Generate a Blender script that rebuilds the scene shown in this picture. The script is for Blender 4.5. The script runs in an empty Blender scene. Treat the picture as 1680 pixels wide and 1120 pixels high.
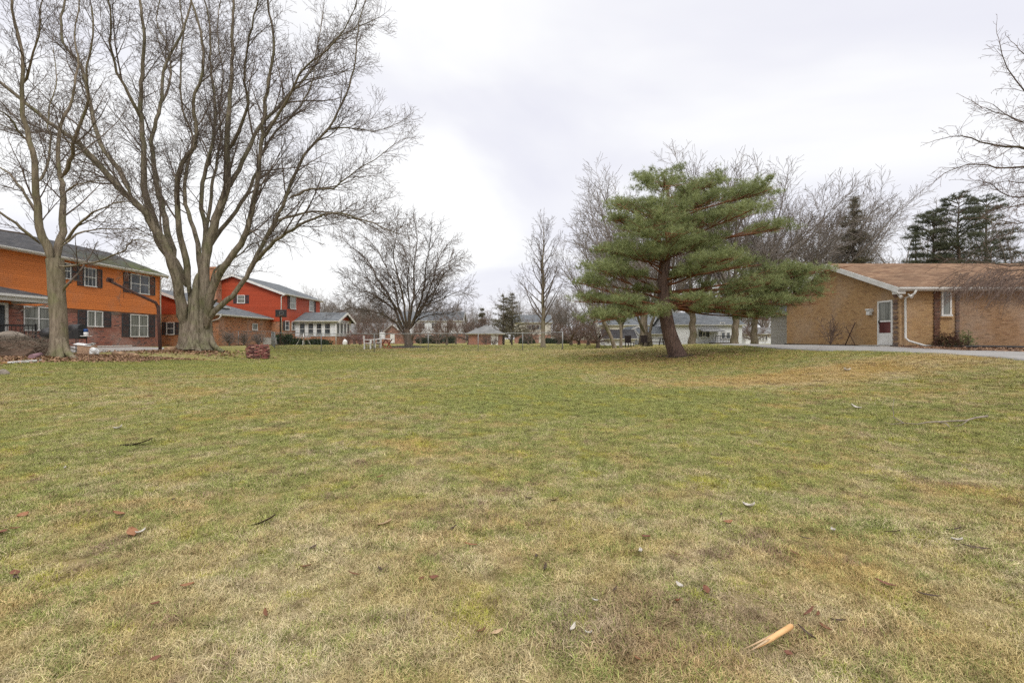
import bpy, math, random
import numpy as np
from mathutils import Vector, Matrix
S = bpy.context.scene
COL = S.collection
F = 793.0; HZ = 556.0; CX = 840.0; CZ = 1.5
rnd = random.Random(7)
R = math.radians

# ------------------------------------------------------------------ terrain
def q(px, py, D):                     # control point read off the photo
    return ((px-CX)/F*D, D, CZ+(HZ-py)/F*D)
CP = [q(423,588,24), q(527,576.5,30), q(702,576.5,30.5), q(785,576,31), q(925,575,31.5), q(1110,585.5,20),
      q(97,586,18), q(320,574,25), q(262,577,27), q(670,570,36), q(891,570,38), q(981,571,40), q(1008,576,36),
      (-25.7,26,.92), (-25.7,35,.92), (-31,30,.92), (-22.3,45,.92), (-22,55,.9), (-23,39,.95), (-18,51,.85),
      (16.2,20.2,1.14), (16.2,28.5,1.14), (24,20,1.14), (30,20,1.15), (30,28,1.15), (12,11,.98), (11.6,15,1.05), (11.3,23,1.12), (15.5,15,1.08), (11,32,1.05),
      (24,12,1.05), (20,3,.55), (9,8,.45), (9,15,.72), (12,5,.45),
      (0,-10,0), (-15,-10,0), (15,-10,0.05), (0,2,0), (-3,2.2,0), (3,2.2,0), (0,6,.1), (-6,6,.12), (6,6,.16), (0,11,.28), (-8,12,.34), (0,18,.52), (-16,10,.4), (-24,14,.7), (-24,5,.3),
      (-22,28,.92), (-22.5,24.5,.92), (-19.6,28,.88), (-17.5,21.5,.80), (-16,21.5,.74), (-18.5,19.8,.86), (-20,22.5,.88),
      (-8,21,.5), (0,25,.64), (14,45,.85), (3,55,.7), (-8,60,.62), (20,60,.8), (-40,60,.8), (40,50,1.0), (45,20,1.1), (-45,20,.8), (45,-20,.5), (-45,-20,.3)]
CPA = np.array(CP, float)
def _phi(r): return -np.sqrt(r*r + 25.0)
_d = np.hypot(CPA[:,None,0]-CPA[None,:,0], CPA[:,None,1]-CPA[None,:,1])
_n = len(CPA)
_A = np.zeros((_n+1, _n+1)); _A[:_n,:_n] = _phi(_d) + np.eye(_n)*0.03; _A[:_n,_n] = 1; _A[_n,:_n] = 1
_W = np.linalg.solve(_A, np.append(CPA[:,2], 0))
def ground_np(x, y):
    x = np.asarray(x, float); y = np.asarray(y, float)
    z = np.full(x.shape, _W[_n])
    for i in range(_n): z = z + _W[i]*_phi(np.hypot(x-CPA[i,0], y-CPA[i,1]))
    d = np.hypot(x, y-20); t = np.clip((d-45)/40, 0, 1); t = t*t*(3-2*t)
    z = z*(1-t) + .62*t
    z = z + (1-t)*(.012*np.sin(x*1.7+.6*y)*np.cos(y*1.3-.4*x) + .02*np.sin(x*.61+1)*np.sin(y*.53))
    return z
def G(x, y): return float(ground_np(np.array([x]), np.array([y]))[0])
def P(px, py, D): return Vector(((px-CX)/F*D, D, CZ+(HZ-py)/F*D))
def onground(px, py):
    ux, uz = (px-CX)/F, (HZ-py)/F
    ds = np.exp(np.linspace(math.log(1.2), math.log(200), 3000))
    z = CZ+uz*ds; g = ground_np(ux*ds, ds)
    i = np.argmax(z <= g)
    return Vector((ux*ds[i], ds[i], g[i]))
def base(px, D):
    x = (px-CX)/F*D
    return Vector((x, D, G(x, D)))

# ------------------------------------------------------------------ node helpers
class NT:
    def __init__(s, tree): s.t = tree; s.n = tree.nodes; s.l = tree.links
    def node(s, kind, **kw):
        n = s.n.new(kind)
        for k, v in kw.items(): setattr(n, k, v)
        return n
    def put(s, sock, v):
        if v is None: return
        if isinstance(v, bpy.types.NodeSocket): s.l.new(v, sock)
        else:
            if isinstance(v, (tuple, list)) and len(v) == 3 and sock.type == 'RGBA': v = (*v, 1)
            sock.default_value = v
    def math(s, op, a, b=None, c=None, clamp=False):
        n = s.node('ShaderNodeMath', operation=op, use_clamp=clamp)
        for i, v in enumerate((a, b, c)): s.put(n.inputs[i], v)
        return n.outputs[0]
    def noise(s, vec, scale, detail=3, rough=.55, dist=0):
        n = s.node('ShaderNodeTexNoise'); s.put(n.inputs['Vector'], vec); s.put(n.inputs['Scale'], scale)
        s.put(n.inputs['Detail'], detail); s.put(n.inputs['Roughness'], rough); s.put(n.inputs['Distortion'], dist)
        return n.outputs['Fac']
    def mix(s, fac, a, b, mode='MIX'):
        n = s.node('ShaderNodeMix', data_type='RGBA', blend_type=mode)
        s.put(n.inputs[0], fac); s.put(n.inputs[6], a); s.put(n.inputs[7], b)
        return n.outputs[2]
    def ramp(s, fac, stops, interp='LINEAR'):
        n = s.node('ShaderNodeValToRGB'); s.put(n.inputs[0], fac); cr = n.color_ramp; cr.interpolation = interp
        while len(cr.elements) < len(stops): cr.elements.new(.5)
        for e, (p, c) in zip(cr.elements, stops):
            e.position = p; e.color = (c, c, c, 1) if isinstance(c, (int, float)) else (*c, 1)
        return n.outputs[0]
    def smooth(s, v, a, b):
        n = s.node('ShaderNodeMapRange', interpolation_type='SMOOTHSTEP')
        s.put(n.inputs[0], v); s.put(n.inputs[1], a); s.put(n.inputs[2], b)
        return n.outputs[0]
    def mapping(s, vec, scale=(1,1,1), loc=(0,0,0), rot=(0,0,0)):
        n = s.node('ShaderNodeMapping'); s.put(n.inputs[0], vec)
        n.inputs['Scale'].default_value = scale; n.inputs['Location'].default_value = loc; n.inputs['Rotation'].default_value = rot
        return n.outputs[0]
    def obj(s): return s.node('ShaderNodeTexCoord').outputs['Object']
    def uv(s): return s.node('ShaderNodeTexCoord').outputs['UV']
    def pos(s): return s.node('ShaderNodeNewGeometry').outputs['Position']
    def sep(s, v):
        n = s.node('ShaderNodeSeparateXYZ'); s.put(n.inputs[0], v); return n.outputs
    def attr(s, name):
        return s.node('ShaderNodeAttribute', attribute_name=name).outputs['Fac']
    def bump(s, h, strength, dist=.01):
        n = s.node('ShaderNodeBump'); s.put(n.inputs['Height'], h); s.put(n.inputs['Strength'], strength); s.put(n.inputs['Distance'], dist)
        return n.outputs[0]
def newmat(name):
    m = bpy.data.materials.new(name); m.use_nodes = True
    t = NT(m.node_tree); t.n.clear()
    out = t.node('ShaderNodeOutputMaterial'); b = t.node('ShaderNodeBsdfPrincipled')
    t.l.new(b.outputs[0], out.inputs[0])
    b.inputs['Specular IOR Level'].default_value = .25
    return m, t, b, out
def M(name, c1, c2=None, scale=6, rough=.75, bump=0, stretch=(1,1,1), detail=4, spec=.25, metal=0, contrast=(.35,.65)):
    m, t, b, o = newmat(name)
    c2 = c2 or tuple(c*.8 for c in c1)
    v = t.mapping(t.obj(), stretch)
    n = t.noise(v, scale, detail)
    t.put(b.inputs['Base Color'], t.ramp(n, [(contrast[0], c1), (contrast[1], c2)]))
    b.inputs['Roughness'].default_value = rough; b.inputs['Specular IOR Level'].default_value = spec; b.inputs['Metallic'].default_value = metal
    if bump: t.put(b.inputs['Normal'], t.bump(t.noise(v, scale*3, 5), bump, .02))
    return m
def brickmat(name, cols, mortar, bw=.21, rh=.072, wear=(.5,.45,.4), wearamt=.25, dark_low=None):
    m, t, b, o = newmat(name)
    uv = t.uv()
    n = t.node('ShaderNodeTexBrick'); t.put(n.inputs['Vector'], uv)
    for k, v in (('Scale',1.0), ('Mortar Size',.006), ('Mortar Smooth',.3), ('Bias',0.0), ('Brick Width',bw), ('Row Height',rh)): n.inputs[k].default_value = v
    n.inputs['Color1'].default_value = (0,0,0,1); n.inputs['Color2'].default_value = (1,1,1,1); n.inputs['Mortar'].default_value = (.5,.5,.5,1)
    k = len(cols)
    c = t.ramp(n.outputs['Color'], [((i/(k-1)), c) for i, c in enumerate(cols)])
    c = t.mix(n.outputs['Fac'], c, mortar)
    pos = t.pos()
    big = t.noise(pos, .6, 4, .6)
    c = t.mix(t.math('MULTIPLY', t.smooth(big, .42, .7), wearamt), c, wear)
    fine = t.noise(pos, 14, 3)
    c = t.mix(.35, c, t.mix(1.0, c, t.ramp(fine, [(.3,.55),(.7,1.25)]), 'MULTIPLY'))
    if dark_low:
        z = t.sep(pos)[2]
        f = t.math('MULTIPLY', t.smooth(t.math('ADD', z, t.math('MULTIPLY', big, .5)), dark_low+.75, dark_low), .5)
        c = t.mix(f, c, (.2,.17,.11))
    t.put(b.inputs['Base Color'], c); b.inputs['Roughness'].default_value = .9
    t.put(b.inputs['Normal'], t.bump(t.math('SUBTRACT', 1.0, n.outputs['Fac']), .6, .006))
    return m
def sidingmat(name, c1, c2, lap=.11, dirt=(.3,.25,.2), dirtamt=.15):
    m, t, b, o = newmat(name)
    uv = t.uv(); v = t.sep(uv)[1]
    fr = t.math('FRACT', t.math('DIVIDE', v, lap))
    pos = t.pos()
    c = t.mix(t.noise(t.mapping(pos,(.5,.5,3)), 2.2, 4), c1, c2)
    c = t.mix(t.math('MULTIPLY', t.smooth(t.noise(pos, .8, 5), .5, .75), dirtamt), c, dirt)
    # every board its own slight shade
    w = t.node('ShaderNodeTexWhiteNoise', noise_dimensions='1D'); t.put(w.inputs['W'], t.math('FLOOR', t.math('DIVIDE', v, lap)))
    c = t.mix(1.0, c, t.ramp(w.outputs['Value'], [(0,.88),(1,1.06)]), 'MULTIPLY')
    line = t.smooth(fr, .13, .02)
    c = t.mix(t.math('MULTIPLY', line, .6), c, tuple(x*.35 for x in c1))
    t.put(b.inputs['Base Color'], c); b.inputs['Roughness'].default_value = .6
    t.put(b.inputs['Normal'], t.bump(t.math('SUBTRACT', 1.0, fr), .8, .015))
    return m
def shinglemat(name, c1, c2, c3, moss=None):
    m, t, b, o = newmat(name)
    n = t.node('ShaderNodeTexBrick'); t.put(n.inputs['Vector'], t.uv())
    for k, v in (('Scale',1.0), ('Mortar Size',.008), ('Mortar Smooth',.2), ('Bias',0.0), ('Brick Width',.3), ('Row Height',.14)): n.inputs[k].default_value = v
    n.inputs['Color1'].default_value = (0,0,0,1); n.inputs['Color2'].default_value = (1,1,1,1); n.inputs['Mortar'].default_value = (.3,.3,.3,1)
    pos = t.pos()
    c = t.ramp(n.outputs['Color'], [(0,c1),(.5,c2),(1,c3)])
    c = t.mix(1.0, c, t.ramp(t.noise(pos, 1.3, 5, .6), [(.3,.72),(.7,1.2)]), 'MULTIPLY')
    c = t.mix(t.math('MULTIPLY', n.outputs['Fac'], .6), c, tuple(x*.35 for x in c1))
    c = t.mix(.5, c, t.mix(1.0, c, t.ramp(t.noise(pos, 30, 2), [(.3,.6),(.7,1.3)]), 'MULTIPLY'))
    if moss:
        zlo, zhi, ylo, yhi = moss
        p = t.sep(pos)
        f = t.math('MULTIPLY', t.math('MULTIPLY', t.smooth(p[2], zhi, zlo), t.smooth(p[1], ylo, yhi)), t.smooth(p[1], 44, 38))
        f = t.math('MULTIPLY', f, t.smooth(t.noise(pos, 1.1, 6, .65), .3, .6))
        c = t.mix(t.math('MULTIPLY', f, .95), c, (.085,.10,.02))
    t.put(b.inputs['Base Color'], c); b.inputs['Roughness'].default_value = .95
    t.put(b.inputs['Normal'], t.bump(t.math('SUBTRACT', 1.0, n.outputs['Fac']), .5, .008))
    return m
def barkmat(name, c1, c2, c3=None, scale=9, moss=0):
    m, t, b, o = newmat(name)
    v = t.mapping(t.obj(), (1,1,.16))
    n = t.noise(v, scale, 6, .65, .4)
    n2 = t.noise(t.obj(), 1.1, 3)
    c = t.ramp(n, [(.32, c2), (.62, c1)])
    c = t.mix(t.smooth(n2, .35, .7), c, t.mix(1.0, c, c3 or (.75,.8,.7), 'MULTIPLY'))
    if moss: c = t.mix(t.math('MULTIPLY', t.smooth(t.noise(t.obj(), 2.3, 4), .5, .7), moss), c, (.13,.15,.05))
    t.put(b.inputs['Base Color'], c); b.inputs['Roughness'].default_value = .95; b.inputs['Specular IOR Level'].default_value = .1
    t.put(b.inputs['Normal'], t.bump(n, .9, .05))
    return m
def glassmat(name, c1, c2, scale=(.6,.6,.2)):
    m, t, b, o = newmat(name)
    v = t.mapping(t.obj(), scale)
    t.put(b.inputs['Base Color'], t.ramp(t.noise(v, 5, 2), [(.4,c1),(.6,c2)]))
    b.inputs['Roughness'].default_value = .08; b.inputs['Specular IOR Level'].default_value = .6
    return m

MT = {}
MT['orange_siding'] = sidingmat('orange_siding', (.66,.20,.045), (.58,.17,.038))
MT['red_siding'] = sidingmat('red_siding', (.42,.066,.024), (.35,.055,.022))
MT['white_siding'] = sidingmat('white_siding', (.72,.73,.74), (.66,.67,.68), .13)
MT['cream_siding'] = sidingmat('cream_siding', (.60,.57,.50), (.55,.52,.45), .13)
MT['grey_siding'] = sidingmat('grey_siding', (.42,.40,.37), (.38,.36,.33), .13)
MT['red_brick'] = brickmat('red_brick', [(.05,.035,.038),(.24,.085,.06),(.32,.105,.07),(.29,.095,.062),(.37,.15,.10),(.20,.075,.06)], (.34,.25,.21), dark_low=.75)
MT['orange_brick'] = brickmat('orange_brick', [(.07,.035,.02),(.34,.14,.06),(.42,.17,.07),(.38,.14,.06),(.46,.21,.10),(.25,.09,.05)], (.36,.27,.19))
MT['tan_brick'] = brickmat('tan_brick', [(.28,.16,.075),(.37,.22,.10),(.41,.25,.115),(.39,.235,.105),(.43,.27,.13),(.33,.185,.085)], (.39,.27,.155), wear=(.42,.33,.25), wearamt=.35)
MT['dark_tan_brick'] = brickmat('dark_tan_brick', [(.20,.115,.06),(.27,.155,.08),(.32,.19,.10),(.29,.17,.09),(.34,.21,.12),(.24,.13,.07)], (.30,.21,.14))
MT['brown_brick'] = brickmat('brown_brick', [(.03,.018,.015),(.10,.045,.03),(.16,.07,.045),(.12,.05,.03),(.22,.12,.07)], (.16,.11,.08))
MT['far_brick'] = brickmat('far_brick', [(.15,.07,.05),(.30,.12,.08),(.36,.15,.09)], (.34,.26,.2))
MT['dark_shingle'] = shinglemat('dark_shingle', (.045,.045,.05), (.065,.063,.066), (.085,.08,.08), moss=(6.1, 7.6, 27, 34))
MT['grey_shingle'] = shinglemat('grey_shingle', (.10,.11,.12), (.13,.14,.15), (.16,.165,.17))
MT['pale_shingle'] = shinglemat('pale_shingle', (.17,.17,.17), (.21,.21,.205), (.25,.245,.24))
MT['brown_shingle'] = shinglemat('brown_shingle', (.15,.082,.047), (.20,.118,.068), (.25,.157,.095))
MT['white_trim'] = M('white_trim', (.72,.71,.69), (.6,.59,.56), 3, .5)
MT['shutter'] = M('grey_shutter', (.055,.06,.065), (.04,.043,.05), 5, .6)
MT['curtain_glass'] = glassmat('curtain_glass', (.13,.135,.12), (.24,.245,.22), (2.5,2.5,.1))
MT['dark_glass'] = glassmat('dark_glass', (.03,.035,.04), (.09,.10,.11))
MT['red_glass'] = glassmat('red_glass', (.09,.03,.028), (.14,.05,.045))
MT['black_metal'] = M('black_metal', (.02,.02,.022), (.035,.033,.033), 8, .5, metal=0, spec=.4)
MT['rust_metal'] = M('rust_metal', (.05,.03,.03), (.09,.045,.03), 8, .8)
MT['galv'] = M('galvanised_steel', (.27,.275,.27), (.19,.195,.19), 8, .5, metal=.3)
MT['concrete'] = M('concrete', (.36,.34,.31), (.27,.25,.23), 1.2, .9, .2, contrast=(.3,.7))
MT['asphalt'] = M('driveway_surface', (.30,.285,.27), (.22,.21,.20), 1.5, .95, .2, contrast=(.3,.7))
MT['maple_bark'] = barkmat('maple_bark', (.27,.225,.175), (.09,.07,.052), (.72,.80,.66), 9, .25)
MT['maple_twig'] = M('maple_twig', (.095,.074,.062), (.15,.118,.095), 3, .9)
MT['grey_bark'] = barkmat('grey_bark', (.27,.22,.165), (.13,.10,.075), (.78,.85,.72), 12, .35)
MT['brown_bark'] = barkmat('brown_bark', (.15,.115,.09), (.06,.045,.035))
MT['brown_twig'] = M('brown_twig', (.12,.085,.07), (.18,.125,.10), 2, .9)
MT['red_twig'] = M('red_twig', (.17,.085,.075), (.24,.12,.105), 2, .9)
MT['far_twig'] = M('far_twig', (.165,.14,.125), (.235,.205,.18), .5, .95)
MT['pine_bark'] = barkmat('pine_bark', (.20,.135,.11), (.075,.05,.042), (.8,.78,.8), 14)
MT['pine_limb'] = M('pine_limb', (.25,.10,.045), (.14,.065,.04), 5, .9, .4)
MT['wood_pale'] = M('split_wood', (.62,.38,.18), (.48,.26,.10), 20, .7, .3, stretch=(.2,1,1))
MT['log_wood'] = M('log_wood', (.46,.30,.18), (.22,.14,.09), 6, .85, .4)
MT['white_paint'] = M('white_paint', (.78,.77,.75), (.68,.67,.66), 5, .5)
MT['card'] = M('cardboard', (.50,.33,.22), (.42,.27,.18), 4, .8)
MT['rock'] = M('rock', (.24,.20,.16), (.13,.11,.09), 2.5, .95, .8)
MT['soil'] = M('bed_soil', (.13,.085,.06), (.07,.048,.035), 3, .98, .9)
def leafmat(name, a, b_, c):
    m, t, b, o = newmat(name)
    t.put(b.inputs['Base Color'], t.ramp(t.attr('rv'), [(0,a),(.5,b_),(1,c)])); b.inputs['Roughness'].default_value = .7
    return m
MT['litter'] = leafmat('leaf_litter', (.11,.06,.035), (.22,.12,.07), (.38,.24,.14))
MT['leaf_brown'] = M('leaf_brown', (.19,.08,.035), (.11,.05,.03), 30, .7)
MT['leaf_rust'] = M('leaf_rust', (.20,.085,.05), (.13,.055,.035), 30, .7)
MT['leaf_orange'] = M('leaf_orange', (.29,.14,.07), (.21,.095,.05), 30, .7)
MT['leaf_tan'] = M('leaf_tan', (.50,.36,.22), (.36,.24,.14), 30, .7)
MT['leaf_white'] = M('leaf_white', (.52,.48,.42), (.38,.34,.29), 30, .7)
MT['leaf_dark'] = M('leaf_dark', (.05,.035,.025), (.08,.05,.035), 30, .7)
def needlemat(name, a, b_, c, tr=.0):
    m, t, b, o = newmat(name)
    n = t.noise(t.pos(), .9, 3)
    c0 = t.ramp(t.math('ADD', t.math('MULTIPLY', t.attr('rv'), .6), t.math('MULTIPLY', n, .5)), [(.15,a),(.55,b_),(.95,c)])
    t.put(b.inputs['Base Color'], c0); b.inputs['Roughness'].default_value = .6
    tl = t.node('ShaderNodeBsdfTranslucent'); t.put(tl.inputs[0], c0); mxs = t.node('ShaderNodeMixShader'); mxs.inputs[0].default_value = .3
    t.l.new(b.outputs[0], mxs.inputs[1]); t.l.new(tl.outputs[0], mxs.inputs[2]); t.l.new(mxs.outputs[0], o.inputs[0])
    return m
MT['needles'] = needlemat('pine_needles', (.13,.15,.062), (.24,.275,.115), (.38,.41,.19))
MT['dark_needles'] = needlemat('spruce_needles', (.06,.072,.05), (.095,.105,.065), (.16,.165,.10))
MT['brown_needles'] = needlemat('thin_spruce_needles', (.10,.095,.06), (.15,.135,.085), (.21,.18,.12))
MT['boxwood'] = needlemat('hedge_leaves', (.02,.035,.015), (.035,.06,.02), (.06,.10,.035))
MT['bush_leaf'] = needlemat('bush_leaves', (.06,.035,.025), (.11,.05,.035), (.10,.13,.05))

# ------------------------------------------------------------------ mesh helpers
def tag(o, label=None, cat=None, group=None, kind=None):
    if label: o['label'] = label
    if cat: o['category'] = cat
    if group: o['group'] = group
    if kind: o['kind'] = kind
    return o
ORG = {}
def root(name, loc, label, cat, group=None, rz=0):
    o = bpy.data.objects.new(name, None); COL.objects.link(o); o.location = loc; o.rotation_euler = (0,0,rz)
    o.empty_display_size = .2
    ORG[o] = Vector(loc)
    return tag(o, label, cat, group)
def link(name, me, parent, loc=None):
    o = bpy.data.objects.new(name, me); COL.objects.link(o)
    if parent is not None: o.parent = parent; ORG[o] = ORG[parent]
    else: ORG[o] = Vector(loc) if loc is not None else Vector((0,0,0)); o.location = ORG[o]
    return o
def arrays(name, V, Fc, mat, parent=None, smooth=False, rv=None, origin=None, size=None):
    """one mesh from numpy vertices and equal-sized faces (or a list of such arrays)"""
    V = np.asarray(V, np.float32).reshape(-1,3)
    org = ORG[parent] if parent is not None else Vector(origin or (0,0,0))
    V = V - np.array(org, np.float32)
    me = bpy.data.meshes.new(name)
    Fs = Fc if isinstance(Fc, list) else [Fc]
    Fs = [np.asarray(f, np.int32) for f in Fs if len(f)]
    loops = np.concatenate([f.ravel() for f in Fs]); sizes = np.concatenate([np.full(len(f), f.shape[1], np.int32) for f in Fs])
    me.vertices.add(len(V)); me.vertices.foreach_set('co', V.ravel())
    me.loops.add(len(loops)); me.loops.foreach_set('vertex_index', loops)
    me.polygons.add(len(sizes)); st = np.concatenate([[0], np.cumsum(sizes)[:-1]]).astype(np.int32)
    me.polygons.foreach_set('loop_start', st)
    try: me.polygons.foreach_set('loop_total', sizes)
    except Exception: pass
    if smooth: me.polygons.foreach_set('use_smooth', np.ones(len(sizes), bool))
    if rv is not None:
        a = me.attributes.new('rv', 'FLOAT', 'POINT'); a.data.foreach_set('value', np.asarray(rv, np.float32))
    me.update(calc_edges=True); me.validate()
    me.materials.append(mat)
    return link(name, me, parent, org if parent is None else None)

class MB:
    """collects shapes in world coordinates; build() links them as ONE mesh"""
    def __init__(s): s.v = []; s.f = []; s.sm = []
    def add(s, vs, fs, smooth=False):
        k = len(s.v); s.v += [Vector(v) for v in vs]; s.f += [tuple(i+k for i in f) for f in fs]; s.sm += [smooth]*len(fs); return s
    def box(s, x0,x1,y0,y1,z0,z1):
        if x0>x1: x0,x1=x1,x0
        if y0>y1: y0,y1=y1,y0
        if z0>z1: z0,z1=z1,z0
        return s.add([(x0,y0,z0),(x1,y0,z0),(x1,y1,z0),(x0,y1,z0),(x0,y0,z1),(x1,y0,z1),(x1,y1,z1),(x0,y1,z1)],
                     [(3,2,1,0),(4,5,6,7),(0,1,5,4),(1,2,6,5),(2,3,7,6),(3,0,4,7)])
    def obox(s, c, sx, sy, sz, rot=(0,0,0)):
        m = Matrix.Rotation(rot[2],3,'Z') @ Matrix.Rotation(rot[1],3,'Y') @ Matrix.Rotation(rot[0],3,'X')
        c = Vector(c)
        vs = [c + m @ Vector((a*sx/2,b*sy/2,d*sz/2)) for d in (-1,1) for a,b in ((-1,-1),(1,-1),(1,1),(-1,1))]
        return s.add(vs, [(3,2,1,0),(4,5,6,7),(0,1,5,4),(1,2,6,5),(2,3,7,6),(3,0,4,7)])
    def prism(s, poly, d):
        """poly: list of 3D points (planar), extruded by vector d"""
        n = len(poly); d = Vector(d)
        a = [Vector(p) for p in poly]; b = [p+d for p in a]
        return s.add(a+b, [tuple(range(n))[::-1], tuple(range(n,2*n))] + [(i,(i+1)%n,n+(i+1)%n,n+i) for i in range(n)])
    def tube(s, pts, r, k=8, caps=True, smooth=True):
        pts = [Vector(p) for p in pts]; rs = r if isinstance(r,(list,tuple)) else [r]*len(pts)
        vs = []; n = len(pts)
        tm = (pts[-1]-pts[0]).normalized() if (pts[-1]-pts[0]).length > 1e-6 else Vector((0,0,1))
        ref = Vector((1,0,0)) if abs(tm.x) < .8 else Vector((0,1,0))
        for i, p in enumerate(pts):
            t = (pts[min(i+1,n-1)]-pts[max(i-1,0)]).normalized()
            u = t.cross(ref).normalized(); w = t.cross(u)
            for j in range(k):
                a = 2*math.pi*j/k; vs.append(p+(u*math.cos(a)+w*math.sin(a))*rs[i])
        fs = [(i*k+j, i*k+(j+1)%k, (i+1)*k+(j+1)%k, (i+1)*k+j) for i in range(n-1) for j in range(k)]
        s.add(vs, fs, smooth)
        if caps:
            kk = len(s.v)-len(vs)
            s.f += [tuple(kk+j for j in range(k))[::-1], tuple(kk+(n-1)*k+j for j in range(k))]; s.sm += [False,False]
        return s
    def build(s, name, mat, parent=None, origin=None, uv=True, bevel=0):
        me = bpy.data.meshes.new(name)
        org = ORG[parent] if parent is not None else Vector(origin or (0,0,0))
        me.from_pydata([v-org for v in s.v], [], s.f); me.update()
        import bmesh
        bm = bmesh.new(); bm.from_mesh(me); bmesh.ops.recalc_face_normals(bm, faces=bm.faces)
        bm.faces.ensure_lookup_table()
        for f, sm in zip(bm.faces, s.sm): f.smooth = sm
        if uv:
            L = bm.loops.layers.uv.new('UVMap')
            for f in bm.faces:
                n = f.normal; t = Vector((0,0,1)).cross(n)
                t = Vector((1,0,0)) if t.length < 1e-3 else t.normalized()
                b = n.cross(t)
                if abs(t.x) > abs(t.y): t = t if t.x > 0 else -t
                else: t = t if t.y > 0 else -t
                b = b if b.z >= 0 else -b
                for l in f.loops:
                    p = l.vert.co + org; l[L].uv = (p.dot(t), p.dot(b))
        bm.to_mesh(me); bm.free(); me.materials.append(mat)
        o = link(name, me, parent, org if parent is None else None)
        if bevel:
            m = o.modifiers.new('bevel','BEVEL'); m.width = bevel; m.segments = 2; m.limit_method = 'ANGLE'
        return o
def copy_tree(o, parent=None):
    c = o.copy(); COL.objects.link(c); c.parent = parent
    for ch in list(o.children): copy_tree(ch, c)
    return c

# ------------------------------------------------------------------ branching
def resample(pts, rad, step):
    """Catmull-Rom through pts"""
    pts = [Vector(p) for p in pts]; out = []; ro = []
    n = len(pts)
    for i in range(n-1):
        p0 = pts[max(i-1,0)]; p1 = pts[i]; p2 = pts[i+1]; p3 = pts[min(i+2,n-1)]
        k = max(2, int((p2-p1).length/step))
        for j in range(k):
            t = j/k; t2 = t*t; t3 = t2*t
            out.append(.5*((2*p1)+(p2-p0)*t+(2*p0-5*p1+4*p2-p3)*t2+(3*p1-p0-3*p2+p3)*t3)); ro.append(rad[i]*(1-t)+rad[i+1]*t)
    out.append(pts[-1]); ro.append(rad[-1])
    return out, ro
def perp(rg, d):
    while 1:
        v = Vector((rg.gauss(0,1), rg.gauss(0,1), rg.gauss(0,1)))
        u = v - d*v.dot(d)
        if u.length > .2: return u.normalized()
def grow(rg, out, p, d, L, r, lev, C):
    n = C['nseg'][lev]; wig = C['wig'][lev]; up = C['up'][lev]; rmin = C['rmin']
    pts = [p.copy()]; rs = [r]; step = L/n; d = d.copy(); r1 = max(rmin, r*C.get('taper',.3))
    for i in range(n):
        d = d + Vector((rg.gauss(0,wig), rg.gauss(0,wig), rg.gauss(0,wig)+up)); d.normalize()
        p = p + d*step; pts.append(p.copy()); rs.append(max(rmin, r+(r1-r)*(i+1)/n))
    out.append((pts, rs))
    if lev+1 < len(C['nseg']): spawn(rg, out, pts, rs, L, lev+1, C, C['start'][lev+1])
def spawn(rg, out, pts, rs, L, lev, C, t0=.15, axis=None, mult=1.0):
    n = max(1, int(round(L*C['dens'][lev]*mult*rg.uniform(.8,1.2))))
    m = len(pts)-1
    for i in range(n):
        t = t0 + (1-t0)*((i+rg.random())/n)
        f = t*m; k = min(int(f), m-1); u = f-k
        p = pts[k].lerp(pts[k+1], u); r = rs[k]*(1-u)+rs[k+1]*u
        d = (pts[k+1]-pts[k]).normalized()
        w = perp(rg, d)
        if axis is not None:
            o = Vector((p.x-axis.x, p.y-axis.y, 0)); o = o - d*o.dot(d)
            if o.length > .05: w = (w + o.normalized()*C.get('outb',.7)); w = (w-d*w.dot(d)).normalized()
        a = R(C['ang'][lev]*rg.uniform(.65,1.3))
        cd = (d*math.cos(a)+w*math.sin(a)).normalized()
        cl = C['len'][lev]*rg.uniform(.55,1.25)*(1-C.get('fall',.55)*t)*C.get('scale',1) if C.get('abs') else L*C['ratio'][lev]*rg.uniform(.55,1.25)*(1-.45*t)
        cr = max(C['rmin'], min(r*.62, cl*C.get('slim',.016)))
        grow(rg, out, p, cd, cl, cr, lev, C)
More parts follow.
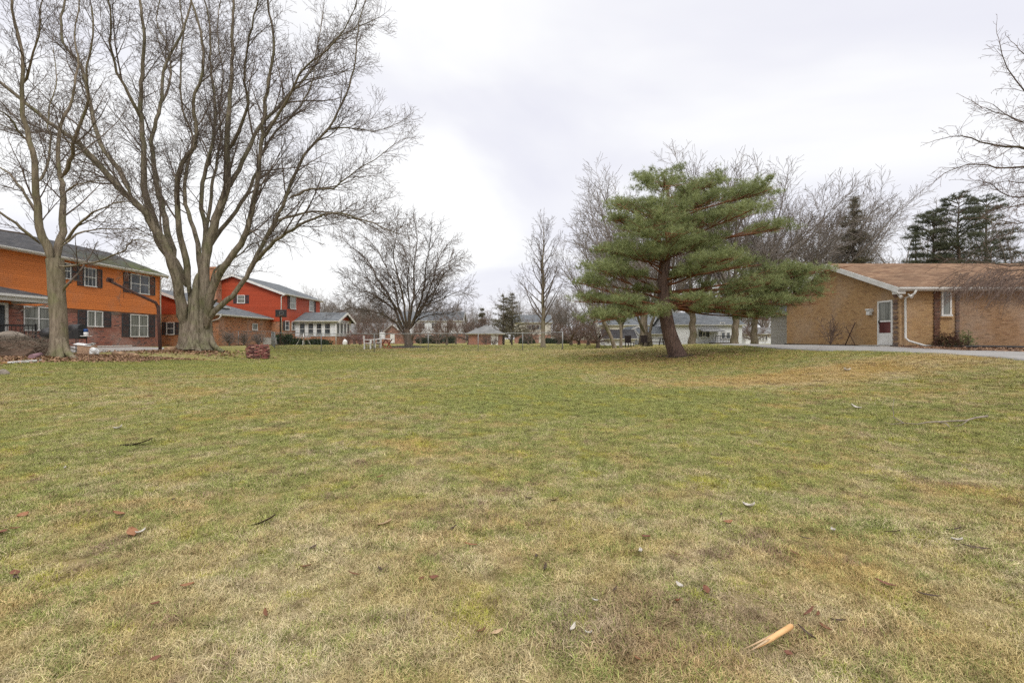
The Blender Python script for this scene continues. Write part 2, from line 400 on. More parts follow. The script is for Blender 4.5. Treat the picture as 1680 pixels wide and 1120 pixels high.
def tubes(paths, sides_of):
    """numpy tubes for many paths; returns V, [quads, tris]"""
    groups = {}
    for pts, rs in paths:
        groups.setdefault((len(pts), sides_of(rs[0])), []).append((pts, rs))
    Vs = []; Fs = []; off = 0
    for (n, k), lst in groups.items():
        Pn = np.array([[tuple(p) for p in pts] for pts, _ in lst]); Rn = np.array([rs for _, rs in lst])
        T = np.empty_like(Pn); T[:,1:-1] = Pn[:,2:]-Pn[:,:-2]; T[:,0] = Pn[:,1]-Pn[:,0]; T[:,-1] = Pn[:,-1]-Pn[:,-2]
        T /= np.linalg.norm(T,axis=2,keepdims=True)+1e-9
        mean = Pn[:,-1]-Pn[:,0]; mean /= np.linalg.norm(mean,axis=1,keepdims=True)+1e-9
        ref = np.where(np.abs(mean[:,0:1])<.75, np.array([[1.,0,0]]), np.array([[0,1.,0]]))[:,None,:]
        U = np.cross(T, ref); U /= np.linalg.norm(U,axis=2,keepdims=True)+1e-9; W = np.cross(T,U)
        a = np.arange(k)*2*np.pi/k
        V = Pn[:,:,None,:] + Rn[:,:,None,None]*(U[:,:,None,:]*np.cos(a)[None,None,:,None]+W[:,:,None,:]*np.sin(a)[None,None,:,None])
        m = len(lst); V = V.reshape(-1,3)
        i = np.arange(n-1)[:,None]; j = np.arange(k)[None,:]; jn = (j+1)%k
        q4 = np.stack([i*k+j, i*k+jn, (i+1)*k+jn, (i+1)*k+j], -1).reshape(-1,4)
        Fq = (q4[None]+(np.arange(m)*n*k)[:,None,None]).reshape(-1,4)+off
        Vs.append(V); Fs.append(Fq); off += len(V)
    return np.concatenate(Vs), np.concatenate(Fs)
def sides(r): return 3 if r < .03 else (5 if r < .07 else (8 if r < .2 else 14))
def branch_obj(name, paths, mat, parent):
    V, Fq = tubes(paths, sides)
    return arrays(name, V, Fq, mat, parent, smooth=True)
def tufts(nprng, C, k, ln, wd, up=.4, out_dir=None):
    """needle tufts: k thin triangles at each centre"""
    n = len(C); D = nprng.normal(size=(n,k,3)); D[:,:,2] += up
    if out_dir is not None: D += out_dir[:,None,:]
    D /= np.linalg.norm(D,axis=2,keepdims=True)
    S_ = np.cross(D, nprng.normal(size=(n,k,3))); S_ /= np.linalg.norm(S_,axis=2,keepdims=True)+1e-9
    L = ln*nprng.uniform(.7,1.3,(n,k,1)); W = wd*nprng.uniform(.7,1.3,(n,k,1))
    c = C[:,None,:]+D*L*.08
    V = np.stack([c-S_*W*.5, c+S_*W*.5, c+D*L], 2).reshape(-1,3)
    Ft = np.arange(n*k*3).reshape(-1,3)
    rv = np.repeat(np.clip(nprng.uniform(0,1,n)*.6+nprng.uniform(0,.4,n),0,1), k*3)
    return V, Ft, rv
# ------------------------------------------------------------------ ground sheet
def lawn_nodes(t):
    """returns (ground colour, green amount, straw tint colour) as functions of world position"""
    p = t.pos(); flat = t.mapping(p, (1,1,0))
    a = t.noise(flat, .13, 3, .5); b = t.noise(flat, .55, 4, .6); c = t.noise(flat, 2.6, 4, .65); d = t.noise(flat, 14, 3, .6)
    xyz = t.sep(p); x, y = xyz[0], xyz[1]
    def blob(cx, cy, rx, ry, rot=0):
        v = t.node('ShaderNodeVectorMath', operation='LENGTH')
        t.put(v.inputs[0], t.mapping(p, (1/rx,1/ry,0), (-cx/rx,-cy/ry,0)))
        return t.smooth(t.math('ADD', v.outputs['Value'], t.math('MULTIPLY', t.math('SUBTRACT', b, .5), 1.2)), 1.1, .35)
    green = t.math('ADD', t.math('MULTIPLY', a, .9), t.math('MULTIPLY', b, .55))
    green = t.math('ADD', green, t.math('MULTIPLY', t.math('SUBTRACT', c, .5), 1.5))
    green = t.math('ADD', green, t.smooth(y, 3.0, 8.0) if False else t.math('MULTIPLY', t.smooth(y, 2.2, 6.5), .16))
    green = t.math('ADD', green, t.math('MULTIPLY', blob(1.2, 10.2, 4.2, 2.2), .62))
    green = t.math('ADD', green, t.math('MULTIPLY', blob(-13, 17.5, 10, 2.6), .60))
    green = t.math('SUBTRACT', green, t.math('MULTIPLY', blob(9, 12.5, 7, 2.0), .35))
    green = t.math('SUBTRACT', green, t.math('MULTIPLY', blob(4, 27, 14, 7), .16))
    green = t.smooth(green, .52, 1.12)
    orange = t.math('MAXIMUM', blob(7.5, 12.8, 5.5, 1.9), t.math('MAXIMUM', blob(3.8, 17.5, 4.5, 2.6), blob(8, 18, 6, 3.2)))
    orange = t.math('MULTIPLY', orange, t.math('ADD', .05, t.math('MULTIPLY', b, .85)))
    orange = t.math('MAXIMUM', orange, t.math('MULTIPLY', t.smooth(t.noise(t.mapping(p,(1,1.5,0),(3,7,0)), .35, 4, .6), .50, .68), .50))
    greenc = t.mix(t.noise(flat, .9, 2), GC['g1'], GC['g2'])
    moss = t.smooth(t.noise(t.mapping(p,(1,1,0),(11,5,0)), 1.9, 5, .65), .52, .66)
    greenc = t.mix(t.math('MULTIPLY', moss, .75), greenc, GC['moss'])
    straw = t.mix(t.smooth(t.noise(flat, 1.1, 4, .6), .35, .65), GC['s1'], GC['s2'])
    straw = t.mix(orange, straw, GC['or'])
    straw = t.mix(t.math('MULTIPLY', t.math('MAXIMUM', t.smooth(t.noise(t.mapping(p,(1,1,0),(2,9,0)), 1.5, 5, .72), .53, .68), t.math('MULTIPLY', blob(.75, 2.5, 1.0, .5), .62)), .85), straw, GC['br'])
    gr = t.math('MULTIPLY', green, t.math('SUBTRACT', 1.0, t.math('MULTIPLY', orange, .55)))
    col = t.mix(t.math('ADD', .12, t.math('MULTIPLY', gr, .8)), straw, greenc)
    return col, gr, straw, greenc, c, d, p
GC = dict(g1=(.20,.24,.08), g2=(.31,.30,.09), moss=(.37,.34,.06), s1=(.45,.36,.165), s2=(.55,.47,.29), br=(.25,.165,.125), **{'or':(.56,.355,.12)})
m, t, b, o = newmat('lawn_ground')
col, gr, straw, greenc, c, d, p = lawn_nodes(t)
soil = t.math('ADD', .45, t.math('MULTIPLY', t.smooth(t.sep(p)[1], 16, 7), .3))  # blades' self-shading put into the ground colour; stronger near, where soil shows
col = t.mix(soil, col, t.mix(1.0, col, (.40,.36,.30), 'MULTIPLY'))
dist = t.math('ADD', .75, t.math('MULTIPLY', t.noise(t.mapping(p,(1,1,0)), 9, 4, .7), .5))
col = t.mix(1.0, col, t.ramp(t.noise(t.mapping(p,(1,1,0)), 7, 5, .75), [(.3,.62),(.7,1.3)]), 'MULTIPLY')
t.put(b.inputs['Base Color'], col); b.inputs['Roughness'].default_value = 1; b.inputs['Specular IOR Level'].default_value = 0
t.put(b.inputs['Normal'], t.bump(t.noise(p, 22, 4, .7), .6, .04))
MT['lawn'] = m
m, t, b, o = newmat('grass_blades')
col, gr, straw, greenc, c, d, p = lawn_nodes(t)
rv = t.attr('rv')
w = t.node('ShaderNodeTexWhiteNoise', noise_dimensions='1D'); t.put(w.inputs['W'], t.math('MULTIPLY', rv, 91.7)); rv2 = w.outputs['Value']
isg = t.math('LESS_THAN', rv, t.math('ADD', .10, t.math('MULTIPLY', gr, .78)))
cs = t.mix(1.0, straw, t.ramp(rv2, [(0,(.42,.38,.36)),(.25,(.85,.8,.75)),(.6,(1.03,1.01,.98)),(.9,(1.15,1.16,1.2)),(1,(1.3,1.33,1.42))]), 'MULTIPLY')
cg = t.mix(1.0, greenc, t.ramp(rv2, [(0,.6),(.5,1.0),(1,1.45)]), 'MULTIPLY')
mott = t.ramp(t.noise(t.mapping(p,(1,1,0)), 6.5, 5, .7), [(.34,(.58,.54,.53)),(.48,(.95,.95,.95)),(.66,(1.2,1.2,1.16))])
t.put(b.inputs['Base Color'], t.mix(1.0, t.mix(isg, cs, cg), mott, 'MULTIPLY')); b.inputs['Roughness'].default_value = .75; b.inputs['Specular IOR Level'].default_value = .12
MT['blades'] = m

def axis_coords(lim_n, lim_p, near, n):
    a = np.sinh(np.linspace(-math.asinh(lim_n/near), math.asinh(lim_p/near), n))*near
    return a
xs = axis_coords(520, 520, 9, 300); ys = axis_coords(130, 1100, 12, 320)
X, Y = np.meshgrid(xs, ys); Z = ground_np(X, Y)
nx, ny = len(xs), len(ys)
i = np.arange(ny-1)[:,None]; j = np.arange(nx-1)[None,:]
F4 = np.stack([i*nx+j, i*nx+j+1, (i+1)*nx+j+1, (i+1)*nx+j], -1).reshape(-1,4)
g = arrays('ground', np.stack([X,Y,Z],-1), F4, MT['lawn'], smooth=True)
tag(g, kind='structure')

def sheet(name, poly, mat, lift=.02, kind='structure', step=.6):
    """a strip between two matching polylines, laid on the terrain"""
    a, b_ = poly
    pa, _ = resample([(x,y,0) for x,y in a], [0]*len(a), step); pb, _ = resample([(x,y,0) for x,y in b_], [0]*len(b_), step)
    n = max(len(pa), len(pb))
    def re(pp):
        tt = np.linspace(0, len(pp)-1, n); arr = np.array([tuple(v) for v in pp]); return np.stack([np.interp(tt, range(len(pp)), arr[:,c]) for c in range(3)],-1)
    A_, B_ = re(pa), re(pb); k = 9
    rows = [A_*(1-u)+B_*u for u in np.linspace(0,1,k)]
    V = np.stack(rows,0); zz = ground_np(V[...,0], V[...,1])+lift; V[...,2] = zz
    # down-turned rims close the slab
    V0 = V[:1].copy(); V0[...,2] -= .2; V1 = V[-1:].copy(); V1[...,2] -= .2
    V = np.concatenate([V0,V,V1],0); kk = V.shape[0]
    i = np.arange(kk-1)[:,None]; j = np.arange(n-1)[None,:]
    F_ = np.stack([i*n+j, i*n+j+1, (i+1)*n+j+1, (i+1)*n+j],-1).reshape(-1,4)
    o = arrays(name, V, F_, mat); tag(o, kind=kind); return o
sheet('driveway', ([(12.0,6),(12.1,10),(11.85,15),(11.5,21),(11.2,27),(10.9,34)], [(13.8,6),(13.9,10),(14.5,14.5),(15.5,19.6),(15.5,27),(15.5,34)]), MT['asphalt'], .03)
sheet('patio', ([(-21.2,17.5),(-20.4,21),(-19.7,24),(-18.8,26.5),(-18.6,29.5)], [(-25.6,17.5),(-25.6,22),(-25.6,26),(-25.6,29.5)]), MT['concrete'], .05)
MT['bed_mulch'] = M('bed_mulch',(.30,.21,.15),(.17,.11,.08),5,1,.8)
o = sheet('side_bed', ([(15.7,20.12),(15.2,17.8),(14.65,14.5),(14.1,11),(14.0,8)], [(31,20.12),(31,17.8),(31,14.5),(31,11),(31,8)]), MT['bed_mulch'], .035)
def edge_x(y): return -15.4 + (y-16)*-.32      # the lawn's edge along the leaf bed

# ------------------------------------------------------------------ houses
def hip_or_gable(rt, x0,x1,y0,y1,ze,rise,axis,mat,over=.35,hip=(0,0),thick=.09,trim='white_trim'):
    """roof of two slopes with ridge along axis; hip=(start,end) hip setbacks; with fascia and gutter trim"""
    X0,X1,Y0,Y1 = x0-over,x1+over,y0-over,y1+over
    if axis == 'y':   # ridge along y
        half = (X1-X0)/2; sl = rise/((x1-x0)/2); zE = ze-over*sl; zr = zE+sl*half; xm = (X0+X1)/2
        a = [(X0,Y0,zE),(X1,Y0,zE),(X1,Y1,zE),(X0,Y1,zE)]; r = [(xm,Y0+hip[0],zr),(xm,Y1-hip[1],zr)]
        faces = [(1,2,5,4),(3,0,4,5),(0,1,4),(2,3,5)]
    else:
        half = (Y1-Y0)/2; sl = rise/((y1-y0)/2); zE = ze-over*sl; zr = zE+sl*half; ym = (Y0+Y1)/2
        a = [(X0,Y0,zE),(X1,Y0,zE),(X1,Y1,zE),(X0,Y1,zE)]; r = [(X0+hip[0],ym,zr),(X1-hip[1],ym,zr)]
        faces = [(0,1,5,4),(2,3,4,5),(3,0,4),(1,2,5)]
    top = [Vector(p) for p in a+r]; bot = [p-Vector((0,0,thick)) for p in top]
    mb = MB(); fs = []
    for k, f in enumerate(faces):
        if k >= 2 and hip[k-2] == 0: continue
        fs.append(f); fs.append(tuple(i+6 for i in f[::-1]))
    for i in range(4):
        j = (i+1)%4
        openend = (axis=='y' and i in (0,2) and hip[0 if i==0 else 1]==0) or (axis=='x' and ((i==3 and hip[0]==0) or (i==1 and hip[1]==0)))
        if openend:
            rr = {('y',0):4,('y',2):5,('x',3):4,('x',1):5}[(axis,i)]
            fs += [(i,rr,rr+6,i+6),(rr,j,j+6,rr+6)]
        else: fs.append((i,j,j+6,i+6))
    mb.add(top+bot, fs); rf = mb.build('roof', mat, rt)
    # fascia
    fb = MB(); h = .17; w = .05; zt = zE-thick-.003
    for i in range(4):
        j = (i+1)%4
        openend = (axis=='y' and i in (0,2) and hip[0 if i==0 else 1]==0) or (axis=='x' and ((i==3 and hip[0]==0) or (i==1 and hip[1]==0)))
        p, q_ = Vector(a[i]), Vector(a[j])
        if openend:
            rr = Vector({('y',0):r[0],('y',2):r[1],('x',3):r[0],('x',1):r[1]}[(axis,i)])
            nrm = {('y',0):Vector((0,-1,0)),('y',2):Vector((0,1,0)),('x',3):Vector((-1,0,0)),('x',1):Vector((1,0,0))}[(axis,i)]
            for u, v in ((p,rr),(rr,q_)):
                u2 = u - nrm*.02+Vector((0,0,-.02)); v2 = v - nrm*.02+Vector((0,0,-.02))
                fb = MB(); fb.prism([u2+nrm*.05, v2+nrm*.05, v2+nrm*.05-Vector((0,0,h+.06)), u2+nrm*.05-Vector((0,0,h+.06))], -nrm*w); fb.build('fascia', MT[trim], rt)
    gb = MB()
    for i in range(4):
        j = (i+1)%4
        openend = (axis=='y' and i in (0,2) and hip[0 if i==0 else 1]==0) or (axis=='x' and ((i==3 and hip[0]==0) or (i==1 and hip[1]==0)))
        if openend: continue
        p, q_ = Vector(a[i]), Vector(a[j])
        nrm = [Vector((0,-1,0)),Vector((1,0,0)),Vector((0,1,0)),Vector((-1,0,0))][i]
        prof = [(-.03,-.015),(.09,-.015),(.09,-.07),(.05,-.13),(-.03,-.13)]
        gb = MB(); gb.prism([p+nrm*c_+Vector((0,0,d_-.01)) for c_,d_ in prof], q_-p)
        # soffit
        ins = nrm*(over-.02)
        if over > .1: gb.prism([p+nrm*-.029+Vector((0,0,-.13)), p-ins+Vector((0,0,-.13)), p-ins+Vector((0,0,-.16)), p-nrm*.035+Vector((0,0,-.16))], q_-p)
        gb.build('gutter', MT[trim], rt)
    return rf, zE, zr
def walls(rt, x0,x1,y0,y1,z0,z1,mat,gable=None,rise=0,name='wall'):
    mb = MB()
    if gable == 'y':
        xm = (x0+x1)/2
        mb.prism([(x0,y0,z0),(x1,y0,z0),(x1,y0,z1),(xm,y0,z1+rise),(x0,y0,z1)], (0,y1-y0,0))
    elif gable == 'x':
        ym = (y0+y1)/2
        mb.prism([(x0,y0,z0),(x0,y1,z0),(x0,y1,z1),(x0,ym,z1+rise),(x0,y0,z1)], (x1-x0,0,0))
    else: mb.box(x0,x1,y0,y1,z0,z1)
    return mb.build(name, mat, rt)
class Pl:
    """a wall plane: 'x+' (faces +X), 'x-' or 'y' (faces the camera, -Y)"""
    def __init__(s, kind, pos): s.k = kind; s.p = pos
    def pt(s, a, d, z):
        if s.k == 'x+': return Vector((s.p+d, a, z))
        if s.k == 'x-': return Vector((s.p-d, a, z))
        return Vector((a, s.p-d, z))
    def a(s, px):      # along-wall coordinate seen at that column
        return s.p*F/(px-CX) if s.k != 'y' else (px-CX)/F*s.p
    def D(s, px): return s.p*F/(px-CX) if s.k != 'y' else s.p
    def z(s, px, py): return CZ+(HZ-py)/F*s.D(px)
    def box(s, mb, a0,a1,d0,d1,z0,z1):
        p, q_ = s.pt(a0,d0,z0), s.pt(a1,d1,z1); mb.box(p.x,q_.x,p.y,q_.y,z0,z1)
def window(rt, pl, a0,a1,z0,z1, cols=2, rows=2, glass='curtain_glass', shut=(0,0), sw=.38, fw=.05, grid=False, lab=None):
    if a0>a1: a0,a1 = a1,a0
    mb = MB(); B = lambda *k: pl.box(mb, *k)
    B(a0,a1,.0,.05,z1-fw,z1); B(a0-.02,a1+.02,.0,.075,z0-.01,z0+fw)
    B(a0,a0+fw,.0,.05,z0+fw,z1-fw); B(a1-fw,a1,.0,.05,z0+fw,z1-fw)
    for i in range(1, cols):
        c = a0+(a1-a0)*i/cols; B(c-.035,c+.035,.0,.046,z0+fw,z1-fw)
    if rows > 1:
        for i in range(cols):
            u0 = a0+(a1-a0)*i/cols+.036; u1 = a0+(a1-a0)*(i+1)/cols-.036; zc = (z0+z1)/2; B(u0,u1,.0,.040,zc-.02,zc+.02)
    if grid:
        for i in range(1, 3):
            c = a0+(a1-a0)*i/3; B(c-.01,c+.01,.0,.03,z0+fw,z1-fw)
    w = mb.build('window', MT['white_trim'], rt)
    if lab: w['label'] = lab
    mb = MB(); pl.box(mb, a0+fw+.001,a1-fw-.001,-.02,.02,z0+fw+.001,z1-fw-.001); mb.build('pane', MT[glass], w)
    if shut[0]:
        mb = MB(); shutter(mb, pl, a0-.03-sw, a0-.03, z0, z1); mb.build('shutter', MT['shutter'], rt)
    if shut[1]:
        mb = MB(); shutter(mb, pl, a1+.03, a1+.03+sw, z0, z1); mb.build('shutter', MT['shutter'], rt)
    return w
def shutter(mb, pl, a0,a1,z0,z1):
    f = .05; B = lambda *k: pl.box(mb, *k)
    B(a0,a0+f,.002,.04,z0,z1); B(a1-f,a1,.002,.04,z0,z1); B(a0+f,a1-f,.002,.038,z0,z0+f); B(a0+f,a1-f,.002,.038,z1-f,z1)
    zc = (z0+z1)/2; B(a0+f,a1-f,.002,.038,zc-.03,zc+.03)
    n = max(4, int((z1-z0-2*f)/.055))
    for i in range(n):
        z = z0+f+(z1-z0-2*f)*(i+.5)/n
        if abs(z-zc) < .045: continue
        B(a0+f,a1-f,.006,.026,z-.015,z+.015)
def spout(rt, pts, r=.04, mat='white_trim'):
    mb = MB(); mb.tube(pts, r, 8); return mb.build('downspout', MT[mat], rt)

# --- orange house
H = root('house', (-25.7,29,.9), 'two-storey house with bright orange siding over dark red brick and a mossy roof', 'house')
ox0, ox1, oy0, oy1 = -33.7, -25.7, 14.0, 35.3
zb = .55; zs = 3.28; zeav = 6.28
walls(H, ox0, ox1, oy0, oy1, zb, zs, MT['red_brick'], name='wall')
w_ = walls(H, ox0, ox1+.03, oy0-.03, oy1+.03, zs, zeav, MT['orange_siding'], 'y', 1.5, name='wall'); w_['label'] = 'orange lap siding of the upper storey'
hip_or_gable(H, ox0, ox1, oy0, oy1, zeav+.04, 1.55, 'y', MT['dark_shingle'], .35)
pl = Pl('x+', ox1+.03); pb = Pl('x+', ox1)
def wpx(pl_, x0,x1,y0,y1, xr, **k):  # window from its columns and its rows at column xr
    return window(H if 'rt' not in k else k.pop('rt'), pl_, pl_.a(x0), pl_.a(x1), pl_.z(xr,y1), pl_.z(xr,y0), **k)
wpx(pl, 96,115.6, 432,458.5, 115.4, cols=1, glass='dark_glass', shut=(1,1), sw=.5, grid=True)
wpx(pl, 137.5,157, 440,470.5, 150, cols=1, glass='dark_glass', shut=(1,1), sw=.42, grid=True)
wpx(pl, 213.5,244, 451,482, 230, cols=2, rows=2, glass='dark_glass', shut=(1,1), sw=.55)
wpx(pb, 38,86, 502.5,542.5, 55, cols=2, rows=2)
wpx(pb, 142.5,168, 510,536, 155, cols=2, rows=1, shut=(1,1), sw=.6)
wpx(pb, 213,242, 516,552.5, 225, cols=2, rows=2, shut=(1,1), sw=.65)
# soldier course of upright bricks under the siding
mb = MB(); mb.box(ox1, ox1+.018, oy0, oy1, zs-.24, zs-.004); sc = mb.build('brick_course', MT['brown_brick'], H)
spout(H, [(-25.35,35.15,6.05),(-25.6,35.2,5.8),(-25.6,35.2,.9)], .045)
# porch
P_ = [-23.7, 24.6]
mb = MB()
zE = 3.62
mb.add([(-23.4,16,zE),(-23.4,25.0,zE),(-25.69,25.0,zE),(-25.69,16,zE),(-25.69,23.2,zE+.62),(-25.69,16,zE+.62),
        (-23.4,16,zE-.06),(-23.4,25.0,zE-.06),(-25.69,25.0,zE-.06),(-25.69,16,zE-.06)],
       [(0,1,4,5),(1,2,4),(0,6,7,1),(1,7,8,2),(6,9,8,7),(0,5,9,6)])
mb.build('porch_roof', MT['dark_shingle'], H)
mb = MB(); mb.box(-23.5,-25.69,24.78,24.9,zE-.32,zE-.063); mb.box(-23.5,-23.6,16,24.78,zE-.32,zE-.063); mb.box(-23.3,-23.4,16,25.02,zE-.12,zE-.01); mb.box(-23.4,-25.69,25.0,25.1,zE-.12,zE-.01); mb.build('porch_beam', MT['white_trim'], H)
spout(H, [(-23.5,25.05,zE-.1),(-23.75,25.06,zE-.3),(-25.3,25.1,zE-.55),(-25.62,25.1,zE-.7)], .035)
mb = MB(); a0, a1 = pb.a(-45), pb.a(12); z1 = pb.z(0,500); z0 = 1.1
pb.box(mb,a0,a1,0,.06,z1,z1+.12); pb.box(mb,a0,a0+.1,0,.06,z0,z1); pb.box(mb,a1-.16,a1,0,.06,z0,z1); dr = mb.build('door', MT['white_trim'], H)
mb = MB(); pb.box(mb,a0+.101,a1-.161,-.02,.025,z0,z1-.001); mb.build('pane', MT['dark_glass'], dr)
# landing and railing
mb = MB(); mb.box(-23.7,-25.69,18.5,24.5,.6,1.02); mb.build('porch_step', MT['concrete'], H)
mb = MB()
for k in range(2):
    zz = 2.15-.75*k
    mb.box(-23.8,-23.84,20,24.2,zz,zz+.05)
for k in range(22): mb.box(-23.81,-23.83,20+.2*k,20.02+.2*k,1.02,2.15)
mb.box(-23.79,-23.85,24.15,24.21,1.02,2.25); mb.box(-25.6,-25.64,24.15,24.21,1.02,2.25); mb.box(-23.85,-25.6,24.16,24.2,2.15,2.2)
mb.build('railing', MT['black_metal'], H)

# --- red house with its brick wings
RH = root('house', (-22.3,47,.9), 'two-storey house with deep red siding, brown brick wings and a white sunroom', 'house')
x0, x1, y0, y1 = -31.8, -22.3, 47.0, 56.0; ze = 6.02
walls(RH, x0,x1,y0,y1,.5,3.2, MT['orange_brick'], name='wall')
w_ = walls(RH, x0-.03,x1+.03,y0-.03,y1+.03,3.2,ze, MT['red_siding'], 'y', 1.72, name='wall'); w_['label'] = 'red upper storey with a gable end'
hip_or_gable(RH, x0,x1,y0,y1,ze+.04,1.75,'y',MT['grey_shingle'],.3)
pf = Pl('y', 46.97); pg = Pl('x+', x1+.03); pgb = Pl('x+', x1); pfb = Pl('y', 47.0)
window(RH, pf, pf.a(389.5), pf.a(402), pf.z(0,497.5), pf.z(0,484), cols=1, glass='curtain_glass', shut=(1,1), sw=.35)
wpx(pg, 475.5,485, 487,507, 480, rt=RH, cols=1, glass='curtain_glass', shut=(1,0), sw=.5, grid=True)
wpx(pg, 507,514.5, 493,511, 510, rt=RH, cols=1, glass='curtain_glass', shut=(0,1), sw=.5, grid=True)
wpx(pgb, 467.5,474, 526,542, 470, rt=RH, cols=1, glass='dark_glass', shut=(1,0), sw=.4)
wpx(pgb, 478.5,483.5, 527,542, 480, rt=RH, cols=1, glass='dark_glass')
spout(RH, [(-21.95,46.8,5.8),(-22.35,46.85,5.6),(-22.35,46.85,.9)], .05)
# chimney
mb = MB(); mb.box(-29.3,-28.2,46.1,46.94,.5,8.2); mb.box(-29.35,-28.15,46.05,46.93,8.2,8.38); mb.build('chimney', MT['orange_brick'], RH)
# one-storey hipped wing
walls(RH, -33,-23.5,38.7,46.98,.5,3.55, MT['orange_brick'], name='wall')
hip_or_gable(RH, -33,-23.5,38.7,47.0,3.62,1.42,'x',MT['grey_shingle'],.3, hip=(0,4.2))
pw = Pl('x+', -23.5)
wpx(pw, 413.5,422, 530.5,541.5, 417, rt=RH, cols=1, rows=1, glass='curtain_glass')
spout(RH, [(-23.15,38.45,3.35),(-23.4,38.55,3.1),(-24.0,38.62,2.95),(-24.0,38.62,.8)], .05)
# gabled wing with red gable behind the big maple
walls(RH, -30.7,-24.9,37.6,38.68,.5,3.42, MT['orange_brick'], name='wall')
w_ = walls(RH, -30.72,-24.88,37.57,38.69,3.425,4.35, MT['red_siding'], 'y', 1.05, name='wall'); w_['label'] = 'red gable of the brick wing behind the big maple'
hip_or_gable(RH, -30.7,-24.9,37.6,42,4.38,1.05,'y',MT['grey_shingle'],.25)
pww = Pl('y', 37.6)
window(RH, pww, pww.a(273.5), pww.a(286.5), pww.z(0,549), pww.z(0,528.5), cols=1, glass='dark_glass', shut=(1,1), sw=.33)
# sunroom
sx0, sx1, sy0, sy1 = -22.27, -18.15, 49.7, 54.4
walls(RH, sx0,sx1,sy0,sy1,.4,1.78, MT['orange_brick'], name='wall')
mb = MB(); mb.box(sx0,sx1+.04,sy0-.04,sy1,1.78,3.5); w_ = mb.build('wall', MT['white_siding'], RH); w_['label'] = 'white sunroom wall above its brick base'
hip_or_gable(RH, sx0+.35,sx1+.1,sy0,sy1,3.52,.85,'x',MT['grey_shingle'],.35)
mb = MB(); mb.prism([(sx1-.05,sy0,3.5),(sx1-.05,sy1,3.5),(sx1-.05,(sy0+sy1)/2,4.32)], (.1,0,0)); mb.build('gable', MT['red_siding'], RH)
ps = Pl('y', sy0-.04); pt_ = Pl('x+', sx1+.04)
for a_, b_ in ((491.5,501),(505.5,515),(519,528.5),(532.5,542.5)):
    window(RH, ps, ps.a(a_), ps.a(b_), ps.z(0,549), ps.z(0,530), cols=1, rows=2, glass='dark_glass')
for a_, b_ in ((551.8,556),(558,562),(563.8,567.4),(569,572.6)):
    window(RH, pt_, pt_.a(a_), pt_.a(b_), 1.98, 3.2, cols=1, rows=1, glass='dark_glass')
spout(RH, [(-18.05,49.55,3.2),(-18.05,49.55,.8)], .05)

# --- tan brick ranch house
T = root('house', (16.2,20.2,1.14), 'long low tan brick house with a brown shingle roof and a white side door', 'house')
tx0, tx1, ty0, ty1 = 16.2, 36.0, 20.2, 28.5
walls(T, tx0,tx1,ty0,ty1,.7,3.70, MT['tan_brick'], 'x', 1.50, name='wall')
hip_or_gable(T, tx0,tx1,ty0,ty1,3.78,1.52,'x',MT['brown_shingle'],.36)
mb = MB(); mb.box(tx0-.36, tx0-.04, ty0-.36, ty0-.005, 3.47, 3.53); mb.box(tx0-.33,tx0-.02,ty0-.33,ty0-.02,3.36,3.469); mb.build('eave_return', MT['white_trim'], T)
px_ = Pl('x-', tx0); py_ = Pl('y', ty0)
# side door
a0, a1 = px_.a(1465.5), px_.a(1441); z0 = 1.24; z1 = 3.16
mb = MB(); B = lambda *k: px_.box(mb, *k)
B(a0,a1,0,.05,z1-.07,z1); B(a0,a0+.075,0,.05,z0,z1-.07); B(a1-.075,a1,0,.05,z0,z1-.07); B(a0+.075,a1-.075,0,.045,z0,z0+.52); B(a0+.075,a1-.075,0,.045,z0+1.0,z0+1.06)
B(a0+.18,a1-.18,.045,.052,z0+.08,z0+.44)
dr = mb.build('door', MT['white_trim'], T)
mb = MB(); px_.box(mb,a0+.076,a1-.076,-.02,.02,z0+1.061,z1-.071); mb.build('pane', MT['curtain_glass'], dr)
mb = MB(); px_.box(mb,a0+.076,a1-.076,-.02,.02,z0+.521,z0+.999); pn = mb.build('pane', MT['red_glass'], dr); pn['label'] = 'lower pane showing the dark red door behind'
mb = MB(); px_.box(mb,a1-.14,a1-.10,.05,.09,z0+.95,z0+1.07); mb.build('handle', MT['black_metal'], dr)
mb = MB(); mb.box(tx0-.75,tx0-.002,a0-.15,a1+.15,.9,1.235); mb.build('doorstep', MT['concrete'], T)
mb = MB(); c_ = (px_.a(1424)+px_.a(1434))/2; px_.box(mb,c_-.16,c_+.16,0,.12,2.72,2.80); px_.box(mb,c_-.13,c_+.13,0,.18,2.80,2.86); px_.box(mb,c_-.11,c_+.11,.01,.15,2.58,2.72)
mb.build('wall_lamp', MT['white_trim'], T, bevel=.01)
# quoin strips of dark brick, each with jagged teeth
for a_, wd in ((1536.3,.22),(1570,.12)):
    mb = MB(); c_ = py_.a(a_); z = 1.0; k = 0
    while z < 3.45:
        e = .035 if k%2 else 0
        mb.box(c_-wd/2-e, c_+wd/2+e*.6, ty0-.035-(.01 if k%2 else 0), ty0-.002, z, z+.068); z += .072; k += 1
    mb.build('brick_quoin', MT['brown_brick'], T)
mb = MB(); z = 1.0; k = 0
c_ = px_.a(1477)
while z < 3.45:
    e = .05 if k%2 else 0
    mb.box(tx0-.02-(.008 if k%2 else 0), tx0-.002, 20.2+.12-e, 20.2+.28+e, z, z+.068); z += .072*(2 if rnd.random()<.3 else 1); k += 1
mb.build('brick_quoin', MT['brown_brick'], T)
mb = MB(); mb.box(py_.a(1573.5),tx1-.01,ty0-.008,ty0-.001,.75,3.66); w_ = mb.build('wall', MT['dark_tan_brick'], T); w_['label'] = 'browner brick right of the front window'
window(T, py_, py_.a(1543.5), py_.a(1560), py_.z(0,518.5), py_.z(0,476), cols=1, rows=1, glass='curtain_glass', fw=.07)
